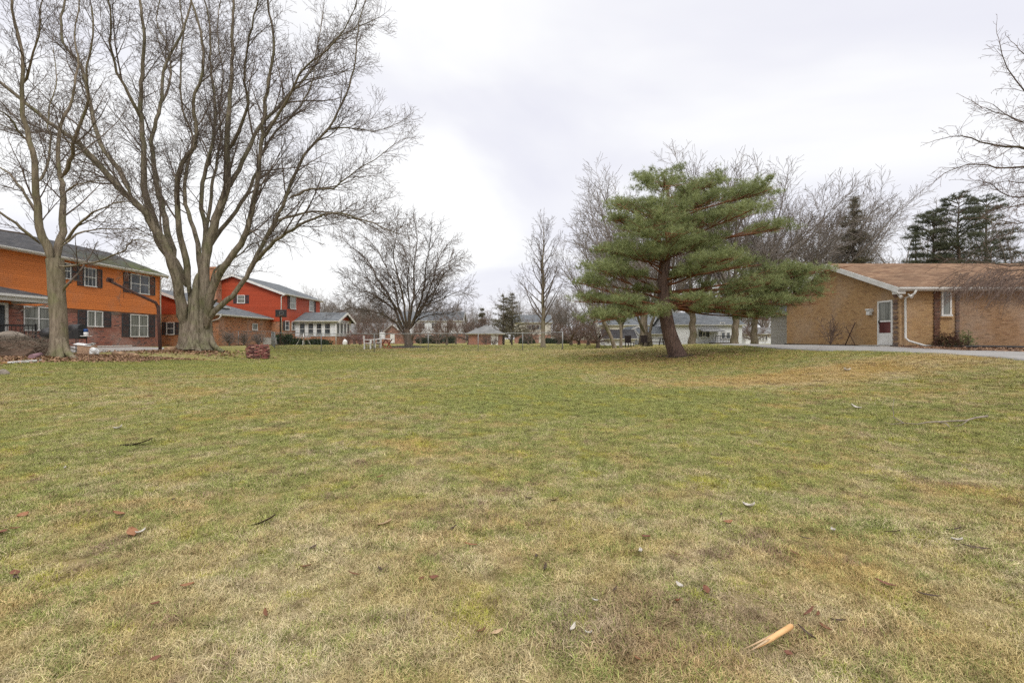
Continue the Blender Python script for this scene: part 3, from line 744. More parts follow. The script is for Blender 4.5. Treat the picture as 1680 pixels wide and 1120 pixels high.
mb = MB(); mb.box(py_.a(1541),py_.a(1562.5),ty0-.07,ty0-.001,py_.z(0,521.3),py_.z(0,518.9)); mb.build('sill', MT['tan_brick'], T)
spout(T, [(16.55,19.8,3.5),(16.5,19.82,3.36),(16.36,20.1,3.2),(16.36,20.1,1.55),(16.42,20.0,1.42),(16.9,19.75,1.22),(17.05,19.6,1.2)], .042)
for xx, yy in ((16.0,20.05),(16.35,19.95)):
    mb = MB(); mb.tube([(xx,yy,3.36),(xx,yy-.06,3.30)], .03, 8); mb.tube([(xx,yy-.05,3.31),(xx+.03,yy-.16,3.22)], [.035,.075], 10); mb.build('floodlight', MT['white_trim'], T)
mb = MB(); mb.tube([(15.95,21.0,G(15.95,21)+.04),(16.0,20.2,1.2),(16.3,19.7,1.18),(17.5,19.4,1.2),(19,19.2,1.2),(20.8,18.9,1.16)], .05, 6); tag(mb.build('bed_edging', MT['black_metal'], None), 'thin black edging strip bordering the bed at the tan house corner', 'edging')
mb = MB(); mb.tube([(15.93,28.3,1.2),(15.95,26,1.2),(15.93,24,1.2),(15.95,21.9,1.19)], .035, 6); tag(mb.build('bed_edging', MT['black_metal'], None), 'low black edging along the foot of the tan gable wall', 'edging')
# two rods leaning on the gable wall
for a_, (pa, pb2), lb in ((0,((1386,565),(1403,529)),'long dark pole leaning against the tan gable wall'),(1,((1404,565),(1388,537)),'shorter dark pole crossing the longer one at the tan gable wall')):
    def onw(px,py,d):
        Y = (16.2-d)*F/(px-CX); return Vector((16.2-d, Y, CZ+(HZ-py)/F*Y))
    u = onw(pa[0],pa[1],.3+.1*a_); v = onw(pb2[0],pb2[1],.05+.04*a_); u.z = G(u.x,u.y)+.0
    mb = MB(); mb.tube([u,v], .022-.006*a_, 8); tag(mb.build('garden_pole', MT['rust_metal'], None, origin=u), lb, 'pole')

# --- far buildings
def far_house(name, label, cat, xc, D, w, dep, z0, ze, rise, axis, wall, roofm, wins=(), upper=None, group=None, over=.3, hip=(0,0), doors=(), trim='white_trim'):
    x0 = (xc-CX)/F*D-w/2; x1 = x0+w
    r = root(name, ((x0+x1)/2, D, z0), label, cat, group)
    if upper:
        walls(r, x0,x1,D,D+dep,z0-.4,upper[0], MT[wall], name='wall')
        w2 = walls(r, x0-.02,x1+.02,D-.02,D+dep+.02,upper[0],ze, MT[upper[1]], axis, rise, name='wall'); w2['label'] = 'upper storey in pale siding'
    else: walls(r, x0,x1,D,D+dep,z0-.4,ze, MT[wall], axis if hip==(0,0) else None, rise, name='wall')
    hip_or_gable(r, x0,x1,D,D+dep,ze+.05,rise,axis,MT[roofm],over,hip=hip,trim=trim)
    pl = Pl('y', D-.02)
    for k in wins:
        px0,px1,py0,py1 = k[:4]; window(r, pl, pl.a(px0), pl.a(px1), pl.z(0,py1), pl.z(0,py0), cols=k[4] if len(k)>4 else 1, rows=1, glass='dark_glass', fw=.08, shut=(1,1) if len(k)>5 else (0,0), sw=.4)
    for px0,px1,py0,py1,mt in doors:
        mb = MB(); pl.box(mb, pl.a(px0), pl.a(px1), 0, .08, pl.z(0,py1), pl.z(0,py0)); mb.build('door', MT[mt], r)
    return r
def zz(py, D): return CZ+(HZ-py)/F*D
far_house('house','far brick ranch house with a pale grey roof behind the white lawn chairs','house',604,85,10.5,8,.62,zz(545.5,85),1.75,'x','far_brick','pale_shingle',wins=((585,596,549,556,2),(612,622,549,556,2)))
r_ = far_house('house','small brick gabled porch wing with a white door left of the vase-shaped tree','house',644,83,3.6,6,.62,zz(545.5,83),1.5,'y','far_brick','pale_shingle',doors=((640.5,647.5,547,562.5,'white_trim'),))
far_house('house','far two-storey house, white siding over red brick, behind the vase-shaped tree','house',705,98,13,8,.62,zz(525,98),1.9,'x','far_brick','grey_shingle',upper=(zz(547,98),'white_siding'),
          wins=((664,672,530,539,1,1),(685,693,530,539,1,1),(712,720,530,539,1,1),(737,745,530,539,1,1),(697,711,549,558,2),(721,741,548,560,2)))
far_house('house','far grey-roofed house with a white two-storey porch left of the slender tree','house',874,100,7.5,8,.62,zz(528,100),1.6,'x','far_brick','grey_shingle',upper=(zz(549,100),'cream_siding'),
          wins=((866,872,533,541,1,1),(879,886,533,541,1,1)), doors=((863.6,864.8,530,562,'white_trim'),(884,892,551,562,'cream_siding')))
far_house('garage','low white garage building behind the slender tree','garage',908,104,8,6,.62,zz(549.5,104),.5,'x','white_siding','dark_shingle',doors=((895,905,552.5,561.5,'white_paint'),))
far_house('garage','small white garage beside the dark hedge, far across the lawns','garage',934,106,4.5,6,.62,zz(550.5,106),.45,'x','white_siding','pale_shingle')
far_house('garage','cream gabled building on an orange brick base between bare round trees','garage',963,92,6.6,7,.62,zz(556.5,92),1.35,'y','far_brick','dark_shingle',upper=(zz(557.5,92),'cream_siding'),wins=((957,960,549,553),(962.5,965.5,549,553)))
far_house('shed','white garden shed with a dark roof behind the leaning trunk','shed',1017,58,3.6,3,.65,zz(553,58),.9,'x','white_siding','dark_shingle')
far_house('house','far cream two-storey house with small windows between the shed and white garage','house',1034,88,11,8,.62,zz(532,88),1.8,'x','cream_siding','grey_shingle',wins=((1024,1028,537,542),(1030.5,1034,537,542),(1055,1060,537,542)),doors=((1026,1034,550,562,'shutter'),))
far_house('garage','white gabled garage just left of the leaning pine trunk','garage',1046,66,4.6,6,.65,zz(548,66),1.1,'y','white_siding','grey_shingle',wins=((1044,1050,552,557),))
far_house('garage','long white outbuilding directly behind the leaning pine trunk','garage',1078,64,4.4,5,.65,zz(546.5,64),.9,'x','white_siding','grey_shingle',wins=((1087,1090,552,558),))
WH = far_house('house','white two-storey house with dark windows seen between the trunks right of the pine','house',1160,62,9.0,8,.7,zz(531,62),1.6,'x','white_siding','grey_shingle',
          wins=((1152,1158,544,552,1,1),(1183,1190,544.5,556,1),(1191.5,1198,544.5,556,1),(1181,1189,528.5,533,1),(1140,1145,545,552)))
mb = MB(); x_ = (1169-CX)/F*61; x2_ = (1202-CX)/F*61
mb.box(x_,x2_,60,61.95,.5,1.05); wd = mb.build('deck', MT['brown_bark'], WH)
mb = MB()
mb.box(x_,x2_,60,60.05,1.85,1.92)
for k in range(14): xx = x_+(x2_-x_)*k/13; mb.box(xx-.02,xx+.02,60,60.04,1.05,1.85)
mb.build('railing', MT['black_metal'], WH)
mb = MB(); xa = (1150-CX)/F*61; xb = (1185-CX)/F*61; mb.prism([(xa,60.2,zz(543,61)),(xa,61.96,zz(539,61)),(xa,61.96,zz(540.5,61)),(xa,60.2,zz(544.3,61))],(xb-xa,0,0)); mb.build('awning', MT['pale_shingle'], WH)
far_house('house','cream house sliver with a dark garage opening between two far trunks','house',1218,84,6,8,.7,zz(548,84),1.0,'x','cream_siding','pale_shingle',doors=((1213,1226,552.5,564,'shutter'),))
far_house('house','white house with tall dark windows at the left of the grey siding house','house',1254,80,6.2,8,.7,zz(547,80),1.1,'x','white_siding','pale_shingle',wins=((1245,1248.5,550,559),(1250,1253.5,550,559),(1255,1259,550,559)))
far_house('house','grey siding house just beyond the left end of the tan brick house','house',1348,44,5.4,3.6,.9,zz(511,44),1.5,'y','grey_siding','grey_shingle')
SH = far_house('shed','small brick shed with a pale hipped roof and a white door behind the wire fence','shed',796,62,4.3,4.3,.6,zz(545.5,62),.95,'x','far_brick','pale_shingle',hip=(2.3,2.3),doors=((805.5,817,549,567.5,'white_trim'),))

# ------------------------------------------------------------------ chain-link fence
FR = root('chain_link_fence', base(702,30.5), 'waist-high grey chain-link fence crossing the far lawn on thin posts', 'fence')
fpts = [(-26.2,41.5),(-19.6,39.4),((451-CX)/F*30.2,30.2),((527-CX)/F*30,30),((614-CX)/F*30.3,30.3),((702.5-CX)/F*30.5,30.5),((784.5-CX)/F*31,31),((857.5-CX)/F*31.3,31.3),((923-CX)/F*31.5,31.5)]
tops = [zz(543.3,41.5), zz(543.6,39.4), zz(545.6,30.2), zz(547,30), zz(547.5,30.3), zz(547,30.5), zz(547,31), zz(546.3,31.3), zz(544.8,31.5)]
# extra posts in the receding run
fp = []
for i in range(len(fpts)-1):
    n = max(1, int(round(math.dist(fpts[i],fpts[i+1])/3.3)))
    for j in range(n):
        u = j/n; fp.append((fpts[i][0]*(1-u)+fpts[i+1][0]*u, fpts[i][1]*(1-u)+fpts[i+1][1]*u, tops[i]*(1-u)+tops[i+1]*u))
fp.append((*fpts[-1], tops[-1]))
for x, y, zt in fp:
    end = (x,y)==fpts[-1]
    mb = MB(); mb.tube([(x,y,G(x,y)-.1),(x,y,zt+(.06 if end else .02))], .038 if end else .026, 8); mb.build('post', MT['galv'], FR)
mb = MB(); mb.tube([(x,y,zt) for x,y,zt in fp], .021, 6); mb.build('rail', MT['galv'], FR)
# wire mesh: diagonal wires
paths = []
for (xa,ya,za),(xb,yb,zb_) in zip(fp[:-1], fp[1:]):
    Lh = math.dist((xa,ya),(xb,yb)); n = int(Lh/.075)
    for k in range(-14, n+1):
        for s_ in (1,-1):
            a = k*.075; h = .075*14
            u0, u1 = (a, a+h) if s_ > 0 else (a+h, a)
            pts = []
            lo, hi = 0., 1.
            # clip the wire to the bay
            for uu in (0,Lh):
                pass
            def at(v): return u0+(u1-u0)*v
            if s_ > 0: lo = max(0, (0-u0)/h); hi = min(1, (Lh-u0)/h)
            else: lo = max(0, (u0-Lh)/h); hi = min(1, u0/h)
            if hi-lo < .03: continue
            for v in (lo, hi):
                f = at(v)/Lh; x = xa+(xb-xa)*f; y = ya+(yb-ya)*f; zt = za+(zb_-za)*f; g0 = G(x,y)+.03
                pts.append(Vector((x,y,g0+(zt-g0)*v)))
            paths.append((pts,[.0014,.0014]))
V, Fq = tubes(paths, lambda r: 3); arrays('wire_mesh', V, Fq, MT['galv'], FR)

# ------------------------------------------------------------------ brick fire pit stack
FP = root('brick_stack', base(423,24), 'round stack of loose red bricks left on the lawn before the fence', 'brick stack')
c_ = base(423,24); mortar = [ 'pit_brick_a','pit_brick_b','pit_brick_c']
MT['pit_a'] = M('weathered_red_brick', (.27,.10,.09), (.18,.065,.06), 9, .9, .3); MT['pit_b'] = M('pale_red_brick', (.42,.24,.19), (.30,.15,.12), 9, .9, .3); MT['pit_c'] = M('dark_brick', (.12,.05,.05), (.08,.04,.04), 9, .9, .3)
rad = .46
for row in range(9):
    n = 11
    for k in range(n):
        if row == 8 and rnd.random() < .45: continue
        a = 2*math.pi*(k+.5*(row%2))/n + rnd.uniform(-.06,.06); rr = rad + rnd.uniform(-.035,.045)
        mb = MB(); mb.obox((c_.x+math.cos(a)*rr, c_.y+math.sin(a)*rr, c_.z+.03+row*.076), .10, .205, .062, (rnd.uniform(-.05,.05), rnd.uniform(-.05,.05), a+rnd.uniform(-.12,.12)))
        mb.build('brick', MT[rnd.choice(['pit_a','pit_a','pit_b','pit_c'])], FP, bevel=.006)

# ------------------------------------------------------------------ basketball hoops
HP = root('basketball_hoop', base(262,27), 'bare black basketball pole with a long bent arm and no board, by the orange house', 'basketball pole')
b0 = base(263,27); top_ = P(259.5,501,27); bend = P(257,498,27); tip = P(216,467,27); tip.y = 25.6
mb = MB(); mb.tube([b0-Vector((0,0,.1)), b0+(top_-b0)*.5, top_], .085, 12); mb.build('pole', MT['rust_metal'], HP)
mb = MB(); mb.tube([top_-Vector((0,0,.12)), bend+Vector((-.05,0,.05)), tip], [.085,.08,.065], 12); mb.build('arm', MT['rust_metal'], HP)
mb = MB(); mb.obox(tip+Vector((-.05,0,.06)), .08, .5, .18, (0,0,.2)); mb.obox(tip+Vector((-.02,0,.16)), .3, .05, .08, (0,.3,.2)); mb.build('board_bracket', MT['rust_metal'], HP)
D_ = 40.5
B2 = root('basketball_hoop', base(461,D_), 'basketball hoop with a dark backboard on a slim pole beside the red house', 'basketball hoop')
u = base(460,D_); v = P(460,520,D_)
mb = MB(); mb.tube([u, v, v+Vector((.1,-.2,.25))], .06, 10); mb.build('pole', MT['rust_metal'], B2)
c_ = P(461,514,D_-.3); mb = MB(); mb.obox(c_, .95, .06, .62); mb.build('backboard', MT['black_metal'], B2, bevel=.04)
mb = MB(); mb.obox(c_+Vector((.05,-.034,-.08)), .35, .006, .03); mb.obox(c_+Vector((.05,-.034,.14)), .35, .006, .03); mb.obox(c_+Vector((-.11,-.034,.03)), .03, .006, .19); mb.obox(c_+Vector((.21,-.034,.03)), .03, .006, .19); mb.build('target_square', MT['galv'], B2)
mb = MB(); mb.tube([c_+Vector((.05+.23*math.cos(a), -.28+.23*math.sin(a), -.2)) for a in np.linspace(0,2*math.pi,17)], .012, 6, caps=False); mb.build('rim', MT['leaf_orange'], B2)

# ------------------------------------------------------------------ things by the orange house
def ell(name, c, r, mat, parent=None, seed=0, rough=.25, label=None, cat=None, group=None, seg=16):
    import bmesh
    from mathutils import noise as mn
    bm = bmesh.new(); bmesh.ops.create_icosphere(bm, subdivisions=3, radius=1)
    for v_ in bm.verts:
        n_ = mn.noise(v_.co*1.3+Vector((seed*3.1,0,0)))*rough*1.6+mn.noise(v_.co*3.5+Vector((0,seed,0)))*rough*.5
        v_.co = Vector((v_.co.x*r[0], v_.co.y*r[1], v_.co.z*r[2]))*(1+n_)
        if parent is not None: v_.co += Vector(c)-ORG[parent]
    for f in bm.faces: f.smooth = rough < .2
    me = bpy.data.meshes.new(name); bm.to_mesh(me); bm.free(); me.materials.append(mat)
    o = link(name, me, parent, Vector(c) if parent is None else None)
    if label: tag(o, label, cat, group)
    return o
MT['brush'] = M('dead_brush', (.20,.16,.12), (.10,.08,.06), 4, .95, .8)
# brush and soil mound at the left edge of the frame
D_ = 17.5
c_ = base(-18,17.5); mound = ell('dirt_mound', c_+Vector((0,.6,.05)), (1.75,1.3,.62), MT['soil'], seed=3, rough=.22); tag(mound, 'low mound of soil and dead brush at the far left by the grey boulder', 'mound')
bp = P(10,561,18.3); ell('boulder', bp+Vector((-.1,.2,.05)), (.62,.5,.36), MT['rock'], seed=5, rough=.18, label='grey-brown boulder on top of the soil mound by the porch', cat='boulder')
for k,(px_2,py_2,s_,lb) in enumerate(((13,577,.17,'pale stone low on the front of the soil mound'),(38,580,.13,'small grey stone beside the mound and the purple pipe'),(3,612,.14,'grey stone at the lawn edge at the far left'))):
    g_ = onground(px_2,py_2+3); ell('stone', g_+Vector((0,0,s_*.3 if k!=0 else .42)), (s_*1.2,s_,s_*.75), MT['rock'], seed=10+k, rough=.2, label=lb, cat='stone')
# dead brush sticks over the mound: one tangle nobody could count
paths = []
for k in range(900):
    a = rnd.uniform(0,6.28); rr = math.sqrt(rnd.random()); x = c_.x+math.cos(a)*rr*1.9; y = c_.y+.5+math.sin(a)*rr*1.5
    z = c_.z+.05+.6*math.sqrt(max(0,1-rr*rr)); d = Vector((rnd.gauss(0,1),rnd.gauss(0,1),rnd.gauss(0,.25))).normalized(); L = rnd.uniform(.2,.8)
    p0 = Vector((x,y,z+rnd.uniform(-.05,.08))); paths.append(([p0, p0+d*L*.5+Vector((0,0,.03)), p0+d*L+Vector((0,0,rnd.uniform(-.15,.02)))],[.009,.007,.004]))
V, Fq = tubes(paths, lambda r: 3); o = arrays('brush_tangle', V, Fq, MT['brush']); tag(o, 'tangle of dead twigs covering the soil mound', 'brush', kind='stuff')
# purple pipe, white plank
def bar(name, pa, pb_, w, h, mat, label, cat, lift=.04, tube=False):
    a = onground(*pa); b_ = onground(*pb_); a.z = G(a.x,a.y)+lift; b_.z = G(b_.x,b_.y)+lift
    mb = MB()
    if tube: mb.tube([a,b_], w, 12)
    else:
        d = (b_-a); c = (a+b_)/2; mb.obox(c, d.length, w, h, (0, -math.asin(d.z/d.length), math.atan2(d.y,d.x)))
    return tag(mb.build(name, mat, None, origin=(a+b_)/2, bevel=0 if tube else .004), label, cat)
bar('plank', (15,597),(66,593), .11, .06, MT['white_paint'], 'long white painted plank lying on the leaf bed', 'plank')
bar('plank', (0,597.5),(13,596.5), .05, .04, MT['wood_pale'], 'short pale stick just left of the long white plank', 'stick')
bar('pipe', (52,590),(76,584), .09, .1, M('faded_purple_plastic',(.30,.18,.20),(.22,.13,.15),4,.6), 'faded purple pipe lying beside the left maple trunk', 'pipe', .1, True)
bar('plank', (118,577),(150,582), .07, .03, MT['white_paint'], 'thin white board lying right of the left maple trunk', 'board', .05)
bar('plank', (113,573),(137,579), .06, .03, MT['white_paint'], 'thin white board crossing behind the other near the left trunk', 'board', .16)
bar('plank', (64,579),(82,574), .06, .03, MT['wood_pale'], 'pale wooden board left of the left maple trunk', 'board', .05)
a = Vector((-25.35,27.9,G(-25.35,27.9)+.12)); mb = MB(); mb.box(-25.30,-25.42,27.2,32.2,a.z-.02,a.z+.03); tag(mb.build('plank', MT['white_paint'], None, origin=a), 'long white board lying along the foot of the orange house wall', 'board')
for k,(pa,pb_,r_,lb) in enumerate((((187,583),(206,585),.10,'split log at the lawn edge, left of two'),((208,584),(226,586),.09,'split log at the lawn edge, right of two'),((272,577),(288,576),.13,'short log by the foot of the bent basketball pole'))):
    a = onground(*pa); b_ = onground(*pb_); a.z = G(a.x,a.y)+r_*.8; b_.z = G(b_.x,b_.y)+r_*.8
    mb = MB(); mb.tube([a, (a+b_)/2+Vector((0,.03,.01)), b_], [r_,r_*1.05,r_*.9], 12); tag(mb.build('log', MT['log_wood'], None, origin=a), lb, 'log')
# smoker grill on legs
D_ = 21.5
GR = root('grill', base(118,D_), 'black box-shaped barbecue smoker on thin legs right of the left maple trunk', 'barbecue')
p0 = P(108,556,D_); p1 = P(128,538,D_)
mb = MB(); mb.box(p0.x,p1.x,D_,D_+.5,p0.z,p1.z-.06); mb.build('body', MT['black_metal'], GR, bevel=.03)
mb = MB(); mb.tube([(p0.x+.02,D_+.25,p1.z-.07),(p1.x-.02,D_+.25,p1.z-.07)], .25, 16); ld = mb.build('lid', MT['black_metal'], GR)
gz = G(p0.x,D_)
for xx in (p0.x+.03,p1.x-.03):
    for yy in (D_+.03,D_+.47):
        mb = MB(); mb.tube([(xx,yy,p0.z),(xx,yy,gz)], .018, 6); mb.build('leg', MT['black_metal'], GR)
mb = MB(); mb.box(p1.x,p1.x+.28,D_+.1,D_+.4,p0.z+.12,p0.z+.15); mb.build('side_shelf', MT['white_paint'], GR)
jr = root('jar', (p1.x+.13,D_+.25,p0.z+.15), 'blue and white canister standing on the barbecue side shelf', 'canister'); q0 = ORG[jr]
mb = MB(); mb.tube([q0,q0+Vector((0,0,.16))], .085, 14); mb.build('body', MT['white_paint'], jr)
mb = MB(); mb.tube([q0+Vector((0,0,.161)),q0+Vector((0,0,.30))], [.087,.08], 14); mb.build('lid', M('blue_plastic',(.03,.08,.25),(.03,.07,.2),5,.4), jr)
# cart grill left of trunk
G2 = root('grill', base(76,D_), 'black kettle-shaped grill on a cart, partly behind the left maple trunk', 'barbecue')
c_ = P(80,547,D_)
mb = MB(); mb.tube([c_+Vector((0,0,-.26)),c_+Vector((0,0,-.2)),c_+Vector((0,0,0)),c_+Vector((0,0,.18)),c_+Vector((0,0,.27))], [.1,.24,.32,.24,.05], 18); mb.build('bowl', MT['black_metal'], G2)
mb = MB(); mb.box(c_.x-.75,c_.x-.3,D_-.1,D_+.3,c_.z-.06,c_.z-.02); mb.build('side_shelf', MT['black_metal'], G2)
gz = G(c_.x,D_)
for sx in (-.3,.28):
    mb = MB(); mb.tube([(c_.x+sx*.8,D_,c_.z-.2),(c_.x+sx*1.3,D_-.1,gz)], .022, 6); mb.build('leg', MT['black_metal'], G2)
mb = MB(); mb.tube([(c_.x,D_+.15,c_.z-.2),(c_.x,D_+.35,gz)], .022, 6); mb.build('leg', MT['black_metal'], G2)
mb = MB(); a = Vector((c_.x-.9,D_+.2,gz)); mb.obox(a+Vector((0,0,.1)), .55,.35,.16,(0,0,.1)); mb.tube([a+Vector((-.25,0,.1)),a+Vector((-.32,0,.6))],.02,6); tag(mb.build('hand_cart', M('blue_grey_plastic',(.05,.07,.08),(.04,.05,.06),5,.6), None, origin=a, bevel=.0), 'low blue-grey wheel-less cart with an upright handle beside the kettle grill', 'cart')
# cardboard box with paper
D_ = 20.5; a = base(143,D_); 
BX = root('cardboard_box', a, 'open crumpled cardboard box standing on the leaves right of the barbecue', 'box')
mb = MB(); mb.obox(a+Vector((0,0,.2)), .52,.42,.42,(0,.05,.25)); mb.build('body', MT['card'], BX, bevel=.01)
mb = MB(); mb.obox(a+Vector((-.05,-.1,.45)), .62,.3,.02,(.2,.12,.2)); mb.obox(a+Vector((.18,-.05,.47)), .3,.2,.02,(-.15,-.2,.3)); mb.build('paper', MT['white_paint'], BX)
ell('bag', a+Vector((.42,-.15,.13)), (.17,.15,.18), MT['white_paint'], seed=31, rough=.25, label='crumpled white bag at the right side of the cardboard box', cat='bag')
# ------------------------------------------------------------------ yard furniture beyond the fence
def plastic_chair(px, D, rz, label):
    b0 = base(px, D); r = root('garden_chair', b0, label, 'chair', 'white garden chairs beyond the fence', 0)
    m_ = Matrix.Rotation(rz,3,'Z')
    def bb(nm, boxes):
        mb = MB()
        for c,s_ in boxes: mb.obox(b0+m_@Vector(c), *s_, (0,0,rz))
        return mb.build(nm, MT['white_paint'], r)
    bb('seat', [((0,0,.43),(.5,.48,.04))])
    bb('backrest', [((-.2+.1*k,.23,.68),(.05,.03,.42)) for k in range(5)]+[((0,.23,.9),(.5,.035,.08))])
    for sx in (-.22,.22):
        for sy in (-.2,.2): bb('leg', [((sx,sy,.205),(.05,.05,.41))])
        bb('armrest', [((sx*1.1,0,.66),(.05,.46,.03)),((sx*1.1,-.21,.54),(.045,.045,.22))])
    return r
plastic_chair(603,33.5,R(100),'white plastic garden chair nearest the fence, its back to the left')
plastic_chair(619,34.6,R(-60),'white plastic garden chair facing left, beside the red trestle table')
b0 = base(609,34.2); PT = root('garden_table', b0, 'low white garden table between the two white chairs', 'table')
mb = MB(); mb.tube([b0+Vector((0,0,.62)),b0+Vector((0,0,.66))], .42, 20); mb.build('tabletop', MT['white_paint'], PT)
for a in range(4): mb = MB(); mb.tube([b0+Vector((.1*math.cos(a*1.57),.1*math.sin(a*1.57),.62)),b0+Vector((.3*math.cos(a*1.57),.3*math.sin(a*1.57),0))], .02, 6); mb.build('leg', MT['white_paint'], PT)
b0 = base(633,35); RT = root('trestle_table', b0, 'small trestle table with red crossed legs beside the vase-shaped tree', 'table')
MT['red_wood'] = M('red_stained_wood',(.32,.07,.03),(.24,.05,.025),6,.7)
mb = MB(); mb.box(b0.x-.5,b0.x+.5,b0.y-.3,b0.y+.3,b0.z+.66,b0.z+.71); mb.build('tabletop', MT['white_paint'], RT)
for s_ in (-1,1):
    for d_ in (-1,1):
        mb = MB(); mb.obox(b0+Vector((s_*.23,d_*.05,.33)), .07,.05,.78,(0,R(32)*d_,0)); mb.build('leg', MT['red_wood'], RT)
b0 = base(633,35)+Vector((-.25,0,.711)); mb = MB(); mb.obox(b0+Vector((0,0,.22)), .35,.3,.44); tag(mb.build('cooler', MT['white_paint'], None, origin=b0, bevel=.03), 'white cooler box standing on the red-legged trestle table', 'cooler')
b0 = base(498,43); UT = root('patio_table', b0, 'pale patio table with splayed legs and a bare umbrella pole by the sunroom', 'table')
mb = MB(); mb.tube([b0+Vector((0,0,.70)),b0+Vector((0,0,.74))], .6, 20); mb.build('tabletop', MT['white_paint'], UT)
for a in (0.3,1.87,3.44,5.01): mb = MB(); mb.tube([b0+Vector((.25*math.cos(a),.25*math.sin(a),.7)),b0+Vector((.62*math.cos(a),.62*math.sin(a),0))], .025, 6); mb.build('leg', MT['white_paint'], UT)
mb = MB(); mb.tube([b0, b0+Vector((0,0,1.15))], .02, 6); mb.build('umbrella_pole', MT['white_paint'], UT)
b0 = base(440,42.5); mb = MB(); mb.box(b0.x-.45,b0.x+.45,b0.y,b0.y+.7,b0.z,b0.z+.65); mb.box(b0.x-.47,b0.x+.47,b0.y-.02,b0.y+.72,b0.z+.651,b0.z+.69); tag(mb.build('air_conditioner', MT['grey_siding'], None, origin=b0, bevel=.02), 'grey outdoor air conditioner unit at the foot of the red house wall', 'air conditioner')
b0 = base(566,46.5)
ell('garden_ornament', b0+Vector((0,0,.28)), (.22,.2,.32), MT['white_paint'], seed=41, rough=.12, label='white garden ornament on the grass right of the sunroom', cat='ornament')
# picnic table at right
b0 = base(1072,42); PC = root('picnic_table', b0, 'dark picnic table with benches on the lawn left of the leaning pine', 'picnic table')
MT['dark_wood'] = M('dark_wood',(.06,.045,.04),(.04,.03,.03),6,.8)
mb = MB(); mb.box(b0.x-.95,b0.x+.95,b0.y-.4,b0.y+.4,b0.z+.70,b0.z+.75); mb.build('tabletop', MT['dark_wood'], PC)
for s_ in (-1,1):
    mb = MB(); mb.box(b0.x-.95,b0.x+.95,b0.y+s_*.75-.13,b0.y+s_*.75+.13,b0.z+.42,b0.z+.46); mb.build('bench', MT['dark_wood'], PC)
    for d_ in (-1,1):
        mb = MB(); mb.tube([b0+Vector((s_*.7,d_*.3,.7)),b0+Vector((s_*.7,d_*.75,0))], .045, 6); mb.build('leg', MT['dark_wood'], PC)
for px_2,lb,rz in ((1033,'dark wooden garden chair left of the picnic table, by the leaning trunk',.3),(1058,'dark garden chair at the left end of the picnic table',2.6)):
    b0 = base(px_2,41); r = root('garden_chair', b0, lb, 'chair', None); m_ = Matrix.Rotation(rz,3,'Z')
    mb = MB(); mb.obox(b0+Vector((0,0,.42)), .6,.55,.05,(0,0,rz)); mb.build('seat', MT['dark_wood'], r)
    mb = MB(); mb.obox(b0+m_@Vector((0,.28,.72)), .6,.04,.6,(0,0,rz)); mb.build('backrest', MT['dark_wood'], r)
    for sx in (-.26,.26):
        for sy in (-.24,.24): mb = MB(); mb.obox(b0+m_@Vector((sx,sy,.2)), .06,.06,.4,(0,0,rz)); mb.build('leg', MT['dark_wood'], r)
# barbecue behind picnic table
# ------------------------------------------------------------------ trees
def limb_tree(name, label, cat, bpx, D, trunk, limbs, C, bark, twig, seed, group=None, extra=(), rootloc=None):
    """trunk / limbs: lists of (points [(px,py,depth offset)], radii start, end)"""
    rg = random.Random(seed)
    b0 = rootloc or base(bpx, D)
    r = root(name, b0, label, cat, group)
    def to3(pts): 
        out = []
        for p in pts:
            dd = p[2] if len(p) > 2 else 0
            out.append(P(p[0], p[1], D+dd))
        return out
    tp = []; kf = math.cos(math.atan(abs(min(bpx,1700)-CX)/F)) if bpx else 1
    for pts, r0, r1 in trunk:
        q3 = to3(pts); n = len(q3); rs = [kf*(r0+(r1-r0)*i/(n-1)) for i in range(n)]
        a, b = resample(q3, rs, .35)
        # root flare
        for i in range(len(b)):
            h = a[i].z-b0.z; b[i] *= 1+.45*math.exp(-max(h,0)/.35)
        tp.append((a,b))
    V, Fq = tubes(tp, lambda x: 16); arrays('trunk', V, Fq, bark, r, smooth=True)
    crown = []
    for pts, r0, r1 in limbs:
        q3 = to3(pts); n = len(q3); rs = [kf*r1+kf*(r0*C.get('thin',.9)-r1)*(1-i/(n-1))**1.35 for i in range(n)]
        a, b = resample(q3, rs, .4)
        for i in range(1,len(a)-1): a[i] = a[i]+Vector((rg.gauss(0,.02),rg.gauss(0,.03),rg.gauss(0,.02)))*min(1,D/20)
        run = 0
        for i in range(len(a)):
            if i: run += (a[i]-a[i-1]).length
            b[i] *= min(1, .3+run/(3.2*r0+.2))
        L = sum((a[i+1]-a[i]).length for i in range(len(a)-1))
        V, Fq = tubes([(a,b)], lambda x: 12 if x > .06 else 8); arrays('limb', V, Fq, bark, r, smooth=True)
        spawn(rg, crown, a, b, L, 1, C, C.get('t0',.25), axis=b0)
        spawn(rg, crown, a, b, L, 2, C, C.get('t0',.25)*1.2, axis=b0, mult=C.get('m2',.6))
        # the limb's own tip carries on as twigs
        d = (a[-1]-a[-2]).normalized(); grow(rg, crown, a[-1], d, C['tip']*rg.uniform(.8,1.2), b[-1], 2, C)
    for e in extra: e(rg, crown, tp, b0)
    branch_obj('crown', crown, twig, r)
    return r, len(crown)
def lin(pts, d0, d1, n=None):
    n = len(pts); return [(p[0], p[1], d0+(d1-d0)*i/(n-1)) for i, p in enumerate(pts)]

